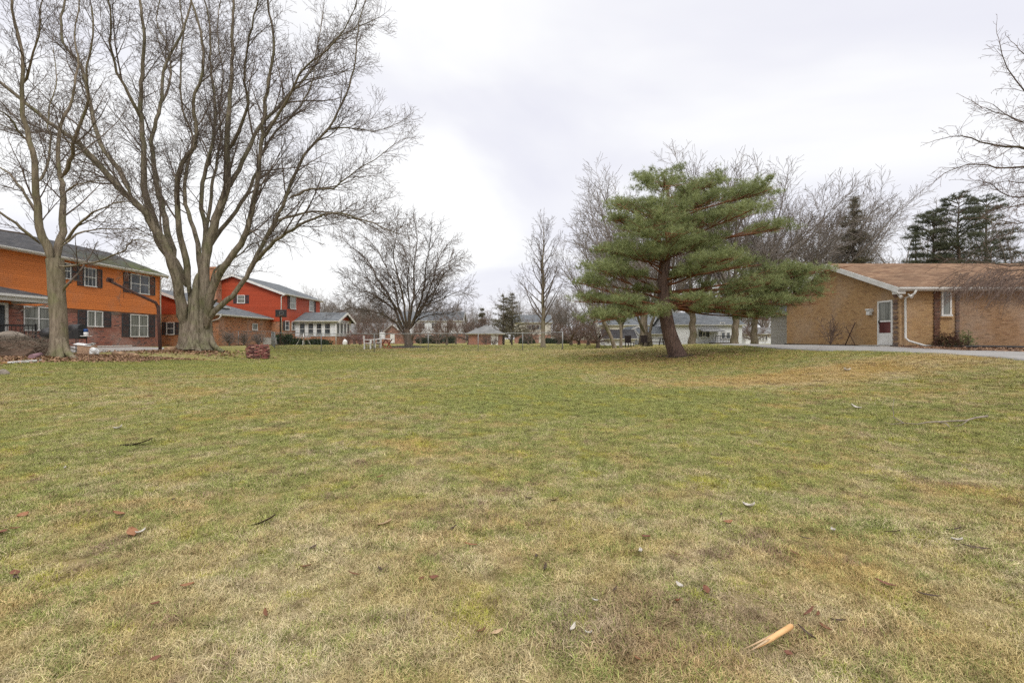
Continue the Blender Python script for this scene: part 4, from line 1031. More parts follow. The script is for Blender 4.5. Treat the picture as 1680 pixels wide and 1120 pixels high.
# --- the big silver maple
CM = dict(nseg=[8,7,5,4,3], wig=[.1,.10,.13,.16,.2], up=[.0,.045,.03,.02,.0], ang=[30,38,42,45,45], dens=[0,1.25,2.6,4.2,0], ratio=[0,.30,.42,.45,.5],
          start=[0,.2,.15,.1,.1], rmin=.0055, slim=.0135, taper=.25, tip=1.1, outb=.5, abs=True, len=[0,3.3,1.35,.62,.3], t0=.22)
CM.update(nseg=[8,9,7,5,3], wig=[.1,.085,.10,.12,.15], up=[0,.04,.035,.025,.01], ang=[30,34,40,44,45], dens=[0,1.05,2.7,4.0,4.4], len=[0,4.6,2.2,1.1,.5], fall=.8, slim=.0125, m2=.9, thin=.80, start=[0,.2,.15,.1,.1])
mx = .0315
trunk = [(lin([(340,545),(348,562),(357,572),(368,577)],0,-.1), .2,.06),(lin([(303,548),(298,563),(290,572),(280,577)],0,-.3), .2,.06),(lin([(320,548),(322,565),(326,576),(330,583)],-.4,-.9), .2,.06),
         (lin([(303,574),(303,545),(300,510),(296,470),(287,440)],0,-.6), .37,.06),
         (lin([(318,575),(319,545),(320,500),(322,460),(326,448)],-.35,.1), .43,.06),
         (lin([(334,575),(334,545),(333,505),(338,465),(341,448)],-.1,.2), .39,.06),
         (lin([(344,574),(343,550),(342,520),(347,500),(356,492)],.15,.1), .27,.06),
         (lin([(325,572),(326,540),(330,500),(334,460),(338,440)],.5,.7), .46,.06),
         (lin([(309,573),(311,545),(314,510),(312,480),(306,450)],-.2,0), .37,.06)]
limbs = [
 (lin([(303,545),(297,500),(291,470),(283,435),(270,400),(246,362),(228,338),(193,306),(160,268),(125,232),(96,212),(46,174),(0,136),(-50,104)],-.2,-4), .40,.07),
 (lin([(306,470),(285,430),(262,395),(252,362),(240,325),(236,290),(236,250),(230,179),(232,121),(237,71),(230,0),(226,-60)],0,-1.5), .36,.06),
 (lin([(309,480),(306,425),(296,393),(292,350),(290,307),(300,268),(318,240),(321,200),(318,171),(332,118),(330,53),(314,0),(305,-50)],-.3,-3), .25,.05),
 (lin([(290,430),(278,396),(267,345),(256,300),(253,271),(250,221),(264,171),(271,107),(296,61),(314,0),(322,-50)],.2,2.5), .27,.05),
 (lin([(326,510),(327,470),(328,414),(316,375),(306,335),(303,305),(308,270),(318,230),(300,180),(296,120),(300,50),(290,-30)],.3,4), .24,.04),
 (lin([(334,520),(336,470),(339,410),(355,360),(371,310),(374,271),(371,236),(374,200),(377,170),(381,112),(381,49),(384,0),(388,-50)],0,.5), .40,.06),
 (lin([(369,315),(386,290),(405,250),(424,210),(452,180),(480,150),(510,116),(544,71),(577,49),(615,32)],.2,2.5), .20,.025),
 (lin([(336,535),(341,505),(347,478),(357,455),(374,429),(395,400),(405,380),(410,354),(421,307),(426,264),(431,221),(436,165),(445,105),(450,70),(442,20),(436,-40)],-.2,-2.2), .33,.05),
 (lin([(336,545),(341,525),(350,511),(365,499),(381,486),(398,463),(410,443),(431,400),(450,366),(469,322),(491,270),(510,240),(540,210),(562,169),(577,127),(585,82),(589,37),(600,0)],-.1,-1.2), .27,.03),
 (lin([(418,432),(435,412),(461,388),(502,364),(544,349),(585,357),(626,372),(655,384)],-.6,-4.5), .17,.02),
 (lin([(452,364),(470,357),(495,350),(525,346),(562,354),(600,366),(630,385),(650,410)],-.8,2.5), .13,.015),
 (lin([(474,326),(491,318),(511,310),(547,309),(585,280),(625,254),(655,232)],-.9,-2.5), .12,.015),
 (lin([(538,213),(555,210),(577,210),(600,213),(622,214),(652,202)],-1,1.5), .075,.012),
 (lin([(340,430),(346,402),(364,375),(395,336),(417,293),(430,250),(452,215),(480,190),(510,140),(520,80),(530,20)],.2,4), .20,.03),
 (lin([(333,420),(338,378),(331,343),(335,289),(346,246),(353,200),(353,171),(346,107),(343,36),(336,0),(330,-40)],.5,1.5), .20,.04),
 (lin([(215,320),(195,278),(171,248),(154,204),(146,161),(132,107),(104,71),(100,29),(107,0),(112,-50)],-1,.5), .20,.05),
 (lin([(247,365),(220,330),(190,305),(150,262),(118,236),(80,215),(30,215),(-30,190)],-.3,3.5), .17,.03),
 (lin([(232,200),(215,160),(192,120),(180,70),(182,20),(170,-40)],-1,-4), .13,.03),
 (lin([(374,250),(392,215),(408,170),(400,120),(410,60),(425,0),(430,-40)],.2,-3), .15,.03),
 (lin([(430,230),(455,190),(478,150),(500,110),(540,80),(575,30),(590,-20)],-1.5,-4.5), .12,.02),
 (lin([(405,383),(412,379),(416,381)],-1,-1.2), .07,.05),
 (lin([(345,465),(352,444),(372,432),(397,415),(415,400),(450,393),(470,400)],.5,3.5), .10,.02),
 (lin([(338,385),(345,330),(353,275),(362,230),(360,180),(365,120),(357,60),(362,0)],1,5), .15,.03),
 (lin([(264,171),(280,130),(276,80),(258,40),(262,0)],2,5), .10,.03),
]
r_, n_ = limb_tree('maple_tree', 'huge bare maple with many upright limbs, between the orange and red houses', 'tree', 320, 25, trunk, limbs, CM, MT['maple_bark'], MT['maple_twig'], 11)
print('maple twigs', n_)

# --- the maple at the left
CL = dict(CM); CL.update(dens=[0,1.2,2.6,4.2,4.6], len=[0,3.2,1.6,.85,.4], thin=.9, tip=1.6, rmin=.0048, t0=.15)
trunk = [(lin([(101,556),(108,574),(118,585),(130,592)],-.1,-.3), .17,.05),(lin([(92,556),(86,574),(78,586),(70,592)],-.1,-.2), .17,.05),(lin([(97,556),(98,575),(100,588),(103,596)],-.2,-.5), .17,.06),
         (lin([(97,590),(97,560),(96,520),(93,480),(92,450),(90,425)],0,0), .34,.36)]
limbs = [
 (lin([(87,440),(84,419),(69,388),(62,355),(59,317),(57,266),(47,231),(38,190),(36,143),(36,89),(24,36),(21,0),(18,-50)],0,-1.5), .24,.04),
 (lin([(93,440),(94,411),(102,380),(104,345),(103,310),(100,290),(94,239),(104,191),(118,160),(128,110),(122,60),(130,0)],0,1.5), .22,.03),
 (lin([(100,292),(112,275),(119,255),(122,239),(137,191),(145,160),(140,110),(155,60),(150,10)],.1,-2), .13,.03),
 (lin([(66,400),(50,385),(24,366),(0,348),(-40,330)],-.1,-1.5), .10,.04),
 (lin([(58,350),(45,325),(35,309),(14,285),(-10,272),(-50,262)],0,2.5), .09,.03),
 (lin([(102,400),(122,378),(141,356),(165,343),(188,333),(212,331)],0,-2), .085,.015),
 (lin([(100,405),(125,385),(150,378),(180,375),(215,378),(240,388)],0,1.2), .07,.012),
 (lin([(96,436),(120,436),(157,431),(185,420),(208,408),(213,398),(222,393),(243,397)],-.1,-2.5), .075,.015),
 (lin([(107,315),(125,303),(150,297),(178,296)],0,-1.5), .06,.012),
 (lin([(60,300),(75,280),(82,240),(78,190),(92,140),(88,80)],0,2), .08,.02),
 (lin([(36,140),(50,110),(62,60),(70,0)],-.5,-2), .08,.02),
 (lin([(48,235),(30,215),(14,190),(-6,180),(-40,160)],-.5,-2), .07,.02),
 (lin([(103,480),(108,472),(111,466)],-.25,-.35), .09,.06),
]
r_, n_ = limb_tree('maple_tree', 'bare maple with a smooth straight trunk forking in two, in front of the orange house', 'tree', 97, 18, trunk, limbs, CL, MT['grey_bark'], MT['maple_twig'], 5)
print('left maple twigs', n_)

# --- vase-shaped tree beyond the fence
CV = dict(CM); CV.update(nseg=[8,7,5,3], wig=[.08,.08,.1,.12], ang=[30,40,40,42], dens=[0,2.8,4.4,4.6], len=[0,2.7,1.2,.55], start=[0,.15,.1,.1], fall=.6, tip=1.0, rmin=.008, up=[0,.05,.03,.0], t0=.2, slim=.012, m2=.4)
trunk = [(lin([(670,571),(670,560),(668,548),(666,540)],0,0), .25,.25)]
limbs = [
 (lin([(662,548),(655,538),(649,528),(635,520),(619,513),(600,508),(576,506),(555,512)],0,-1.5), .13,.02),
 (lin([(664,545),(655,528),(650,510),(640,490),(628,470),(617,455),(612,440),(595,420),(570,400),(562,390)],0,1.5), .14,.02),
 (lin([(667,543),(660,520),(652,495),(648,468),(638,448),(630,430),(615,405),(600,390)],.1,2.5), .12,.02),
 (lin([(669,543),(675,510),(679,480),(679,450),(681,425),(684,395),(680,362)],0,-.6), .13,.02),
 (lin([(671,541),(682,522),(692,508),(702,480),(711,457),(717,430),(728,410),(740,395)],0,1), .12,.018),
 (lin([(672,541),(684,516),(695,502),(716,495),(735,485),(752,478),(762,474)],-.1,-1.5), .10,.015),
 (lin([(668,543),(664,510),(660,480),(652,450),(645,420),(650,390),(652,365)],.1,-2), .12,.02),
 (lin([(671,541),(688,500),(696,470),(698,440),(705,405),(708,375)],.1,-2.5), .11,.018),
 (lin([(675,500),(690,470),(712,448),(735,430),(755,420)],0,2), .07,.015),
 (lin([(668,543),(672,500),(668,460),(673,420),(668,378)],.2,3), .10,.015),
 (lin([(667,543),(650,503),(625,478),(602,455),(585,430)],0,-2), .09,.013),
 (lin([(671,541),(690,522),(715,515),(738,514),(755,506)],0,1.8), .08,.012),
 (lin([(664,545),(646,508),(622,488),(596,478),(570,478)],.2,.5), .08,.012),
 (lin([(670,543),(690,505),(712,478),(728,450),(748,432)],.2,-2.4), .09,.013),
 (lin([(650,512),(630,495),(605,480),(585,470),(572,455)],.5,3), .07,.015),
]
r_, n_ = limb_tree('maple_tree', 'bare vase-shaped tree in a dark mulch ring beyond the wire fence', 'tree', 670, 36, trunk, limbs, CV, MT['brown_bark'], MT['maple_twig'], 21)
print('vase twigs', n_)

# --- tree outside the frame at right whose boughs reach over the tan roof
CR_ = dict(CM); CR_.update(nseg=[8,8,6,4], wig=[.1,.1,.12,.14], ang=[30,38,42,45], start=[0,.15,.1,.1], dens=[0,3.6,5.5,5.5], len=[0,1.7,.75,.34], m2=.9, tip=.9, rmin=.0042, up=[0,-.01,-.02,-.02], t0=.12, outb=.2)
bx, by = 21.5, 15.5; rb = Vector((bx, by, G(bx,by)))
def rp(*pts): return [(CX+F*0+p[0]-CX, p[1], p[2]) for p in pts]
D0 = 15.5
def tk(x,y): return x,y
tx_ = CX + bx/by*F     # column of the trunk, right of the frame
trunk = [([(tx_,590,0),(tx_-3,500,0),(tx_+2,400,0),(tx_,300,0),(tx_+6,180,0),(tx_,60,0)], .24,.12)]
limbs = [
 ([(tx_,270,0),(1850,240,-1),(1760,250,-1.5),(1690,248,-2),(1655,240,-2),(1625,236,-2.1),(1595,226,-2.2),(1560,224,-2.2)], .08,.012),
 ([(tx_,330,0),(1840,290,-.5),(1750,272,-1),(1690,272,-1),(1655,276,-1),(1620,272,-1.1),(1585,272,-1.2),(1550,284,-1.2)], .07,.010),
 ([(tx_,190,0),(1860,150,0),(1780,140,.5),(1720,160,.5),(1680,150,.4),(1655,112,.4),(1640,70,.4)], .07,.010),
 ([(tx_,350,0),(1820,330,.5),(1740,318,1),(1690,322,1),(1655,322,1),(1630,305,1.1),(1612,298,1.1)], .06,.010),
 ([(tx_,360,0),(1820,350,-.8),(1740,338,-1.2),(1690,333,-1.5),(1660,341,-1.6),(1640,345,-1.7)], .05,.009),
 ([(tx_,430,0),(1830,420,-1),(1760,425,-1.5),(1700,432,-1.5),(1650,436,-1.5),(1600,428,-1.5),(1570,424,-1.5)], .06,.009),
 ([(tx_,450,0),(1830,430,0),(1760,440,.2),(1700,452,.4),(1650,460,.6),(1600,462,.8),(1575,458,.8)], .05,.008),
 ([(tx_,440,0),(1830,425,1),(1760,430,1.6),(1700,440,1.8),(1660,444,1.9),(1620,440,1.9)], .05,.008),
 ([(tx_,120,0),(1850,60,1),(1800,20,1),(1740,10,1.2),(1700,50,1.2)], .06,.01),
 ([(tx_,240,0),(1850,200,2),(1780,190,2.5),(1720,205,3),(1670,200,3),(1630,172,3)], .06,.01),
 ([(tx_,220,0),(1850,190,-.8),(1780,195,-1),(1720,190,-1.2),(1680,198,-1.2),(1650,190,-1.2),(1618,178,-1.2)], .05,.010),
 ([(tx_,160,0),(1850,110,-.8),(1790,90,-1),(1740,85,-1.2),(1700,95,-1.2),(1672,82,-1.2)], .05,.010),
 ([(tx_,300,0),(1850,285,1),(1790,290,1.4),(1730,298,1.6),(1690,300,1.8),(1650,298,1.8),(1605,306,1.8)], .05,.010),
 ([(tx_,400,0),(1840,390,-1),(1770,380,-1.6),(1710,362,-2),(1670,366,-2),(1630,360,-2)], .05,.010),
 ([(tx_,380,0),(1830,385,2),(1770,375,2.6),(1710,385,3),(1670,380,3),(1640,388,3)], .05,.01),
]
def droops(rg, crown, tp, b0):
    # fine hanging sprays under the lower boughs
    for k in range(260):
        px_2 = rg.uniform(1575,1760); py_2 = rg.uniform(440,470); D = D0+rg.uniform(-2,1.6)
        p = P(px_2,py_2,D); d = Vector((-.75,rg.gauss(0,.4),-.45+rg.gauss(0,.18))).normalized()
        grow(rg, crown, p, d, rg.uniform(.5,1.25), .008, 2, dict(CR_, up=[0,0,-.12,-.1]))
r_, n_ = limb_tree('oak_tree', 'bare tree whose thin drooping boughs reach in over the right end of the tan roof', 'tree', 0, D0, trunk, limbs, CR_, MT['brown_bark'], MT['brown_twig'], 31, rootloc=rb, extra=(droops,))
print('right twigs', n_)

# --- generic bare trees, built once and copied
def bare_tree(name, label, H, spread, tr, seed, C, bark, twig, fork=.25, nl=7, lean=0, excurrent=False, group=None, loc=(0,0,0), cat='tree', tilt=(.35,.8), leadr=.5):
    rg = random.Random(seed); r = root(name, loc, label, cat, group); o = Vector(loc)
    zf = H*fork; top = H if excurrent else zf
    n = 7; pts = [o+Vector((lean*(i/n)+rg.gauss(0,.006*H)*(i>0)*.5, rg.gauss(0,.006*H)*(i>0)*.5, top*i/n-.1*(i==0))) for i in range(n+1)]
    rs = [tr*((1-i/n*(.97 if excurrent else .25)))+.015 for i in range(n+1)]
    a, b = resample(pts, rs, max(.3,H/30))
    for i in range(len(b)): b[i] *= 1+.35*math.exp(-max(a[i].z-o.z,0)/(tr*1.4))
    V, Fq = tubes([(a,b)], lambda x: 12); arrays('trunk', V, Fq, bark, r, smooth=True)
    crown = []
    C = dict(C)
    if excurrent:
        m = len(a)-1
        for k in range(nl):
            f = fork+(1-fork)*((k+rg.random())/nl)**1.0; i = min(int(f*m), m-1)
            az = k*2.4+rg.uniform(-.4,.4); el = R(rg.uniform(30,48)+22*f); L = spread*(1.12-.85*f)*rg.uniform(.75,1.2)
            grow(rg, crown, a[i], Vector((math.cos(az)*math.cos(el),math.sin(az)*math.cos(el),math.sin(el))), max(L,.6), min(b[i]*.45,.015*L+.01), 0, C)
    else:
        for k in range(nl):
            az = k*2.4+rg.uniform(-.4,.4); t = tilt[0]+(tilt[1]-tilt[0])*((k*.618)%1); L = (H-zf)*rg.uniform(.8,1.08)
            d = Vector((math.cos(az)*math.sin(t)*spread, math.sin(az)*math.sin(t)*spread, math.cos(t))).normalized()
            st = a[-1-int(rg.random()*len(a)*.22)]
            grow(rg, crown, st, d, L*(1-.22*t), tr*leadr*rg.uniform(.8,1.15), 0, C)
    branch_obj('crown', crown, twig, r)
    return r, len(crown)
CB = dict(nseg=[10,7,5,3], wig=[.06,.08,.10,.12], up=[.03,.045,.03,0], ang=[0,34,36,38], dens=[0,1.7,2.7,3.2], start=[0,.15,.1,.1], rmin=.009, slim=.0115, taper=.12, abs=True, len=[0,3.8,1.8,.85], outb=0)
# slender tree right of centre
SL = dict(CB); SL.update(dens=[0,2.2,3.0,2.6], len=[0,1.4,.7,.4], rmin=.007, up=[.05,.04,.03,0], wig=[.05,.07,.1,.12])
b0 = base(891,38)
bare_tree('slender_tree','tall slender bare tree with a single straight leader, right of the picture centre',9.5,4.0,.17,77,SL,MT['grey_bark'],MT['maple_twig'],fork=.20,nl=42,excurrent=True,loc=b0)

protos = []
for k,(sd,H_,sp,nl) in enumerate(((101,14.5,1.45,10),(102,13,1.6,10),(103,15,1.1,9))):
    protos.append((sd,H_,sp,nl))
first = {}
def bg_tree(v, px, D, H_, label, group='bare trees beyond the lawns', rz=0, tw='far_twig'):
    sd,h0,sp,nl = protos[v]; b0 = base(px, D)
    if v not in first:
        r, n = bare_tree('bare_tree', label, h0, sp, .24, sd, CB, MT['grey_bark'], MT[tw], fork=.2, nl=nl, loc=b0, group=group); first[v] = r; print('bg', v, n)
    else:
        r = copy_tree(first[v]); r.location = b0; ORG[r] = b0
    r['label'] = label; r['group'] = group
    s = H_/h0; r.scale = (s,s,s); r.rotation_euler = (0,0,rz)
    return r
def Hof(py, D, px): return zz(py, D)-base(px, D).z
BG = [ # variant, px, D, top row, rot, label
 (0,1095,37,245,0.3,'thick-trunked bare tree directly behind the leaning pine'),
 (1,1136,39,262,2.0,'bare tree behind the pine, just right of the leaning trunk'),
 (2,1206,38,222,4.0,'tall bare tree with a stout trunk rising behind the right side of the pine crown'),
 (0,1237,41,262,5.1,'bare tree between the stout trunk and the grey siding house'),
 (1,1322,40,285,1.0,'bare tree rising behind the left end of the tan brick house roof'),
 (2,1360,43,300,2.7,'bare tree behind the tan roof, left of the dark spruce'),
 (0,1290,50,290,3.3,'bare tree behind the left gable corner of the tan house'),
 (1,1455,62,340,.6,'faint bare tree between the dark spruce and the dark pines'),
 (0,1520,75,325,.9,'faint bare tree behind the left side of the dark pines'),
 (2,1670,46,345,4.4,'bare tree behind the far right end of the tan roof'),
 (2,1020,64,395,1.7,'bare tree behind the left side of the pine crown'),
 (0,990,75,355,5.4,'bare tree rising left behind the pine crown'),
 (1,1055,60,262,3.1,'bare tree whose top shows above the left of the pine crown'),
 (1,700,120,478,0.1,'bare tree behind the far white two-storey house'),
 (0,640,115,485,1.2,'bare tree behind the far brick ranch house'),
 (2,585,110,478,2.1,'bare tree far behind the red-budded tree'),
 (1,612,125,490,2.6,'bare tree left of the far brick ranch gable'),
 (0,735,112,492,3.0,'bare tree right of the far white two-storey house'),
 (2,765,120,495,4.1,'bare tree behind the small hipped shed'),
 (1,540,118,470,4.6,'bare tree behind the sunroom roof'),
 (0,560,130,484,.4,'bare tree between the sunroom and the far brick ranch'),
 (2,508,130,468,5.8,'bare tree just above the right end of the red house roof'),
 (1,850,118,470,5.2,'bare tree behind the bushy spruce'),
 (2,925,120,478,5.7,'bare tree right of the slender tree'),
 (0,905,125,490,0.2,'bare tree behind the slender trunk'),
 (1,970,115,440,1.9,'bare tree at the left edge of the pine crown'),
 (0,1180,90,430,3.7,'bare tree behind the white house seen under the pine'),
 (2,1250,88,420,2.2,'bare tree behind the white house by the grey siding house'),
 (1,455,90,466,4.0,'bare tree behind the red house roof'),
 (2,345,70,415,1.1,'bare tree behind the chimney of the red house'),
 (0,235,75,420,2.9,'bare tree behind the right end of the orange house roof'),
]
for v,px_2,D,top,rz,lb in BG: bg_tree(v, px_2, D, Hof(top,D,px_2), lb, rz=rz)

rb_ = random.Random(77)
for k in range(44):
    px_2 = 430+k*20.5+rb_.uniform(-9,9); D = rb_.uniform(112,165); top = rb_.uniform(474,508) if px_2 < 1000 else rb_.uniform(430,500)
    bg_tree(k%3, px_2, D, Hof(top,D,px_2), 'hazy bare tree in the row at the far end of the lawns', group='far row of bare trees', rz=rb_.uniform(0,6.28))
# --- low round trees (crab apples) in the middle distance
CC = dict(CB); CC.update(nseg=[6,5,4,3], wig=[.16,.2,.22,.2], up=[.0,.0,0,0], dens=[0,4.2,5.0,4.0], len=[0,1.4,.7,.38], rmin=.009, ang=[0,45,50,50])
def crab(px_2,D,top,sp,nl,sd,label,tw,tilt,fork=.2,tr=.16,lean=0, C=CC):
    H_ = Hof(top,D,px_2); b0 = base(px_2,D)
    return bare_tree('crab_apple_tree', label, H_, sp, tr, sd, C, MT['brown_bark'], MT[tw], fork=fork, nl=nl, loc=b0, tilt=tilt, lean=lean)
crab(937,52,507,1.3,9,201,'brown round-crowned low tree right of the slender trunk','brown_twig',(.3,1.3),.15)
crab(950,54,515,1.3,8,202,'brown low tree with two stems just left of the cream gabled building','brown_twig',(.3,1.3),.15)
crab(981,40,523,1.2,9,203,'low crab apple with splayed limbs left of the leaning trunk','brown_twig',(.5,1.25),.22,.15)
crab(553,52.5,500,1.3,8,204,'small red-budded tree in front of the sunroom corner','red_twig',(.3,1.2),.3,.10)
crab(733,60,510,1.0,7,205,'small bare tree left of the brick shed','brown_twig',(.3,1.0),.3,.14)
for k,(x_3,d_3,t_3,l_3) in enumerate(((690,80,514,'low bare tree before the far white house, right of the vase-shaped tree'),(716,84,508,'low bare tree before the far white house, above the hedge'),(622,74,502,'brushy bare tree in front of the far brick ranch roof'),(592,72,500,'brushy bare tree right of the red-budded tree'),(872,84,512,'low bare tree before the far house left of the slender trunk'),(748,80,508,'low bare tree at the right end of the far white house'))):
    crab(x_3,d_3,t_3,1.1,7,220+k,l_3,'brown_twig',(.2,1.0),.25,.12)
crab(783,66,505,1.0,7,206,'small bare tree behind the brick shed','brown_twig',(.3,1.1),.3,.12)
cp_ = [o for o in COL.objects if o.name.startswith('crab_apple_tree') and o.type == 'EMPTY'][0]
for k in range(26):
    px_2 = 470+k*31+rb_.uniform(-12,12); D = rb_.uniform(104,135); b0 = base(px_2,D)
    r = copy_tree(cp_); r.location = b0; s = rb_.uniform(.75,1.25); r.scale = (s*1.3,s*1.3,s); r.rotation_euler = (0,0,rb_.uniform(0,6.28)); r['label'] = 'low brushy bare tree under the far row of trees'; r['group'] = 'low brushy trees far across the lawns'
for k in range(13):
    px_2 = (575+k*48 if k < 9 else 1120+(k-9)*38)+rb_.uniform(-8,8); D = rb_.uniform(66,92); b0 = base(px_2,D)
    r = copy_tree(cp_); r.location = b0; s = rb_.uniform(.8,1.25); r.scale = (s*1.1,s*1.1,s); r.rotation_euler = (0,0,rb_.uniform(0,6.28)); r['label'] = 'small brushy bare tree standing before the far houses'; r['group'] = 'brushy small trees before the far houses'
CS = dict(CC); CS.update(dens=[0,5,6,5], len=[0,.6,.35,.2], rmin=.006, wig=[.12,.16,.2,.2], up=[.06,.03,0,0])
def shrub(px_2,D,top,sp,nl,sd,label,tw,C=CS,tilt=(.1,.7)):
    H_ = Hof(top,D,px_2); b0 = base(px_2,D)
    return bare_tree('bare_shrub', label, H_, sp, .03, sd, C, MT['brown_bark'], MT[tw], fork=.06, nl=nl, loc=b0, tilt=tilt, cat='shrub', leadr=.6)
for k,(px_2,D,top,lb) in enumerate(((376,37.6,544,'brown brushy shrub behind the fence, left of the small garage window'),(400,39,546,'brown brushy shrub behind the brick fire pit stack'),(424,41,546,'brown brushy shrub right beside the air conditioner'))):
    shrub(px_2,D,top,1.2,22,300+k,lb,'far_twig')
shrub(1363,22.6,520,1.0,9,310,'small bare brown shrub in front of the tan gable wall','brown_twig')
for k,(px_2,D,top,lb) in enumerate(((590,50,545,'reddish brushy shrub right of the sunroom'),(572,51,541,'reddish brushy shrub touching the sunroom corner'),(604,52,547,'low reddish shrub just behind the white lawn chairs'),(810,58,545,'bare shrub in front of the small brick shed wall'),(797,58,546,'bare shrub left of the shed door'))):
    shrub(px_2,D,top,1.4,20,320+k,lb,'red_twig' if k<3 else 'brown_twig',tilt=(.1,1.0))
# leaning trunk pair right of the crab apple
bb = base(1008,36)
limb_tree('leaning_tree','lichen-pale trunk leaning left beside a thin upright stem, left of the pine','tree',1008,36,
   [(lin([(1010,577),(1005,560),(999,545),(992,530),(988,515)],0,-.5),.15,.11),(lin([(1018,577),(1019,550),(1018,525),(1022,500)],.6,.6),.11,.09)],
   [(lin([(988,518),(975,500),(960,490),(945,485)],-.5,-1.5),.08,.02),(lin([(990,520),(990,495),(985,470),(990,445)],-.5,1),.08,.02),(lin([(1021,505),(1030,470),(1025,430),(1035,400)],.6,1.5),.08,.02)],
   dict(CV, dens=[0,2.0,2.6,2.4]), MT['grey_bark'], MT['brown_twig'], 41)
# short thick multi-stem tree in front of the white garage
limb_tree('maple_tree','stout forked tree in front of the long white outbuilding','tree',1062,44,
   [(lin([(1063,571),(1063,558),(1062,545)],0,0),.34,.36)],
   [(lin([(1060,550),(1050,530),(1042,508),(1030,480),(1022,450)],0,-1),.22,.04),(lin([(1065,550),(1070,530),(1076,505),(1074,470),(1080,430)],0,1),.24,.04),(lin([(1062,548),(1060,520),(1063,490),(1058,450),(1062,410)],0,2),.2,.04)],
   dict(CV, dens=[0,1.6,2.4,2.0]), MT['grey_bark'], MT['brown_twig'], 42)

# --- the Scots pine
nprng = np.random.default_rng(5)
D = 20.0; b0 = base(1112,D); PN = root('pine_tree', b0, 'green pine with a thick leaning trunk and broad flat layered boughs', 'tree')
def c5(x,y): return (940+x/2.948, 240+y/2.948)
tp = [P(*c,D+d) for c,d in ((( 1114,590),0),((1107,572),0),((1098,545),0),((1092,515),.05),((1089,490),.1),((1088,460),.15),((1091,430),.2),((1097,400),.3),((1102,370),.4),((1098,340),.5),((1095,312),.5),((1090,292),.5))]
tr_ = [.42,.33,.285,.27,.25,.23,.22,.18,.14,.10,.06,.025]
a, b = resample(tp, tr_, .25)
V, Fq = tubes([(a,b)], lambda x: 18); low = len(a)
arrays('trunk', V, Fq, MT['pine_bark'], PN, smooth=True)
def trunk_at(z):
    for i in range(len(a)-1):
        if a[i+1].z >= z: return a[i], b[i]
    return a[-1], b[-1]
pads = [(440,170,130,55),(560,215,60,40),(250,270,80,45),(420,300,170,45),(650,170,90,42),(640,250,110,45),(860,215,140,38),(800,310,120,42),(950,385,85,38),(640,360,120,35),(380,385,160,36),(230,350,60,30),(180,490,90,32),(330,510,150,42),(520,480,150,45),(720,530,130,45),(830,560,60,40),(170,590,130,45),(80,650,75,42),(300,620,60,25),(1000,600,140,45),(1140,600,110,30),(900,650,110,45),(1080,660,100,40),(560,730,110,36),(720,760,120,42),(330,790,150,42),(160,820,110,36),(960,740,110,40),(1090,745,50,36),(880,815,80,25),(70,730,60,40),(1220,590,40,22),(240,740,90,36),(620,600,140,30),(450,420,120,30),(1010,700,100,45),(930,790,70,32),(820,700,90,40),(1150,700,50,35)]
tufC = []; tufO = []; limbs_ = []; twigs_ = []; rg = random.Random(8)
ax = P(1092,450,D)
def add_pad(c, rx, rz, dens=1.0):
    ry = rx*rg.uniform(.8,1.15)
    h = Vector((c.x-ax.x, c.y-ax.y, 0)); dist = h.length
    zt = c.z - rz*.3 - .12*dist - .1
    st, sr = trunk_at(max(b0.z+2.1, min(zt, a[-1].z-.4)))
    mid = st.lerp(c, .5)+Vector((rg.gauss(0,.12),rg.gauss(0,.12),-.03*dist+rg.gauss(0,.08)))
    end = c+Vector((0,0,-rz*.5))
    pa, pr = resample([st, st.lerp(mid,.5)+Vector((0,0,-.02)), mid, end+ (end-mid)*.35], [min(sr*.4,.025+.010*dist),.02+.006*dist,.016+.003*dist,.009], .25)
    limbs_.append((pa,pr))
    # finger twigs
    for k in range(int(14*rx*dens)+6):
        f = rg.uniform(.45,1); i = min(int(f*(len(pa)-1)), len(pa)-2); s_ = pa[i]
        az = rg.uniform(0,6.28); q_ = math.sqrt(rg.random()); e = c+Vector((math.cos(az)*rx*q_, math.sin(az)*ry*q_, rz*rg.uniform(-.3,.5)*(1-q_*.6)))
        m1 = s_.lerp(e,.5)+Vector((0,0,-.05)); twigs_.append(([s_,m1,e],[.014,.010,.005]))
        for j in range(5):
            u = rg.uniform(.35,1); pt = s_.lerp(e,u); tufC.append((pt.x+rg.gauss(0,.07),pt.y+rg.gauss(0,.07),pt.z+rg.uniform(.0,.12))); tufO.append((math.cos(az)*.5,math.sin(az)*.5,.3))
    n = int(rx*ry*(205+290*rz)*dens)
    # lumpy sprays inside the pad
    cl = [(rg.uniform(0,6.28), math.sqrt(rg.random())*1.12) for _ in range(max(6,int(rx*ry*17)))]; cz = [rg.gauss(0,.32)*rz for _ in cl]; tlx = rg.gauss(0,.05); tly = rg.gauss(0,.05)
    for k in range(n):
        kc = int(rg.random()*len(cl)); az, q_ = cl[kc]
        ro = rg.gauss(0,.15); x = math.cos(az)*(q_*rx+ro)+rg.gauss(0,.075); y = math.sin(az)*(q_*ry+ro)+rg.gauss(0,.075)
        prof = max(0, 1-q_*q_)
        z = rz*(.8*prof*rg.uniform(-.5,1)-.12*q_)+rg.gauss(0,.06)+cz[kc]*.6
        z += tlx*x+tly*y+.12*max(0,ro); tufC.append((c.x+x,c.y+y,c.z+z)); tufO.append((math.cos(az)*.45,math.sin(az)*.45,.35))
s_ = D/F/2.948
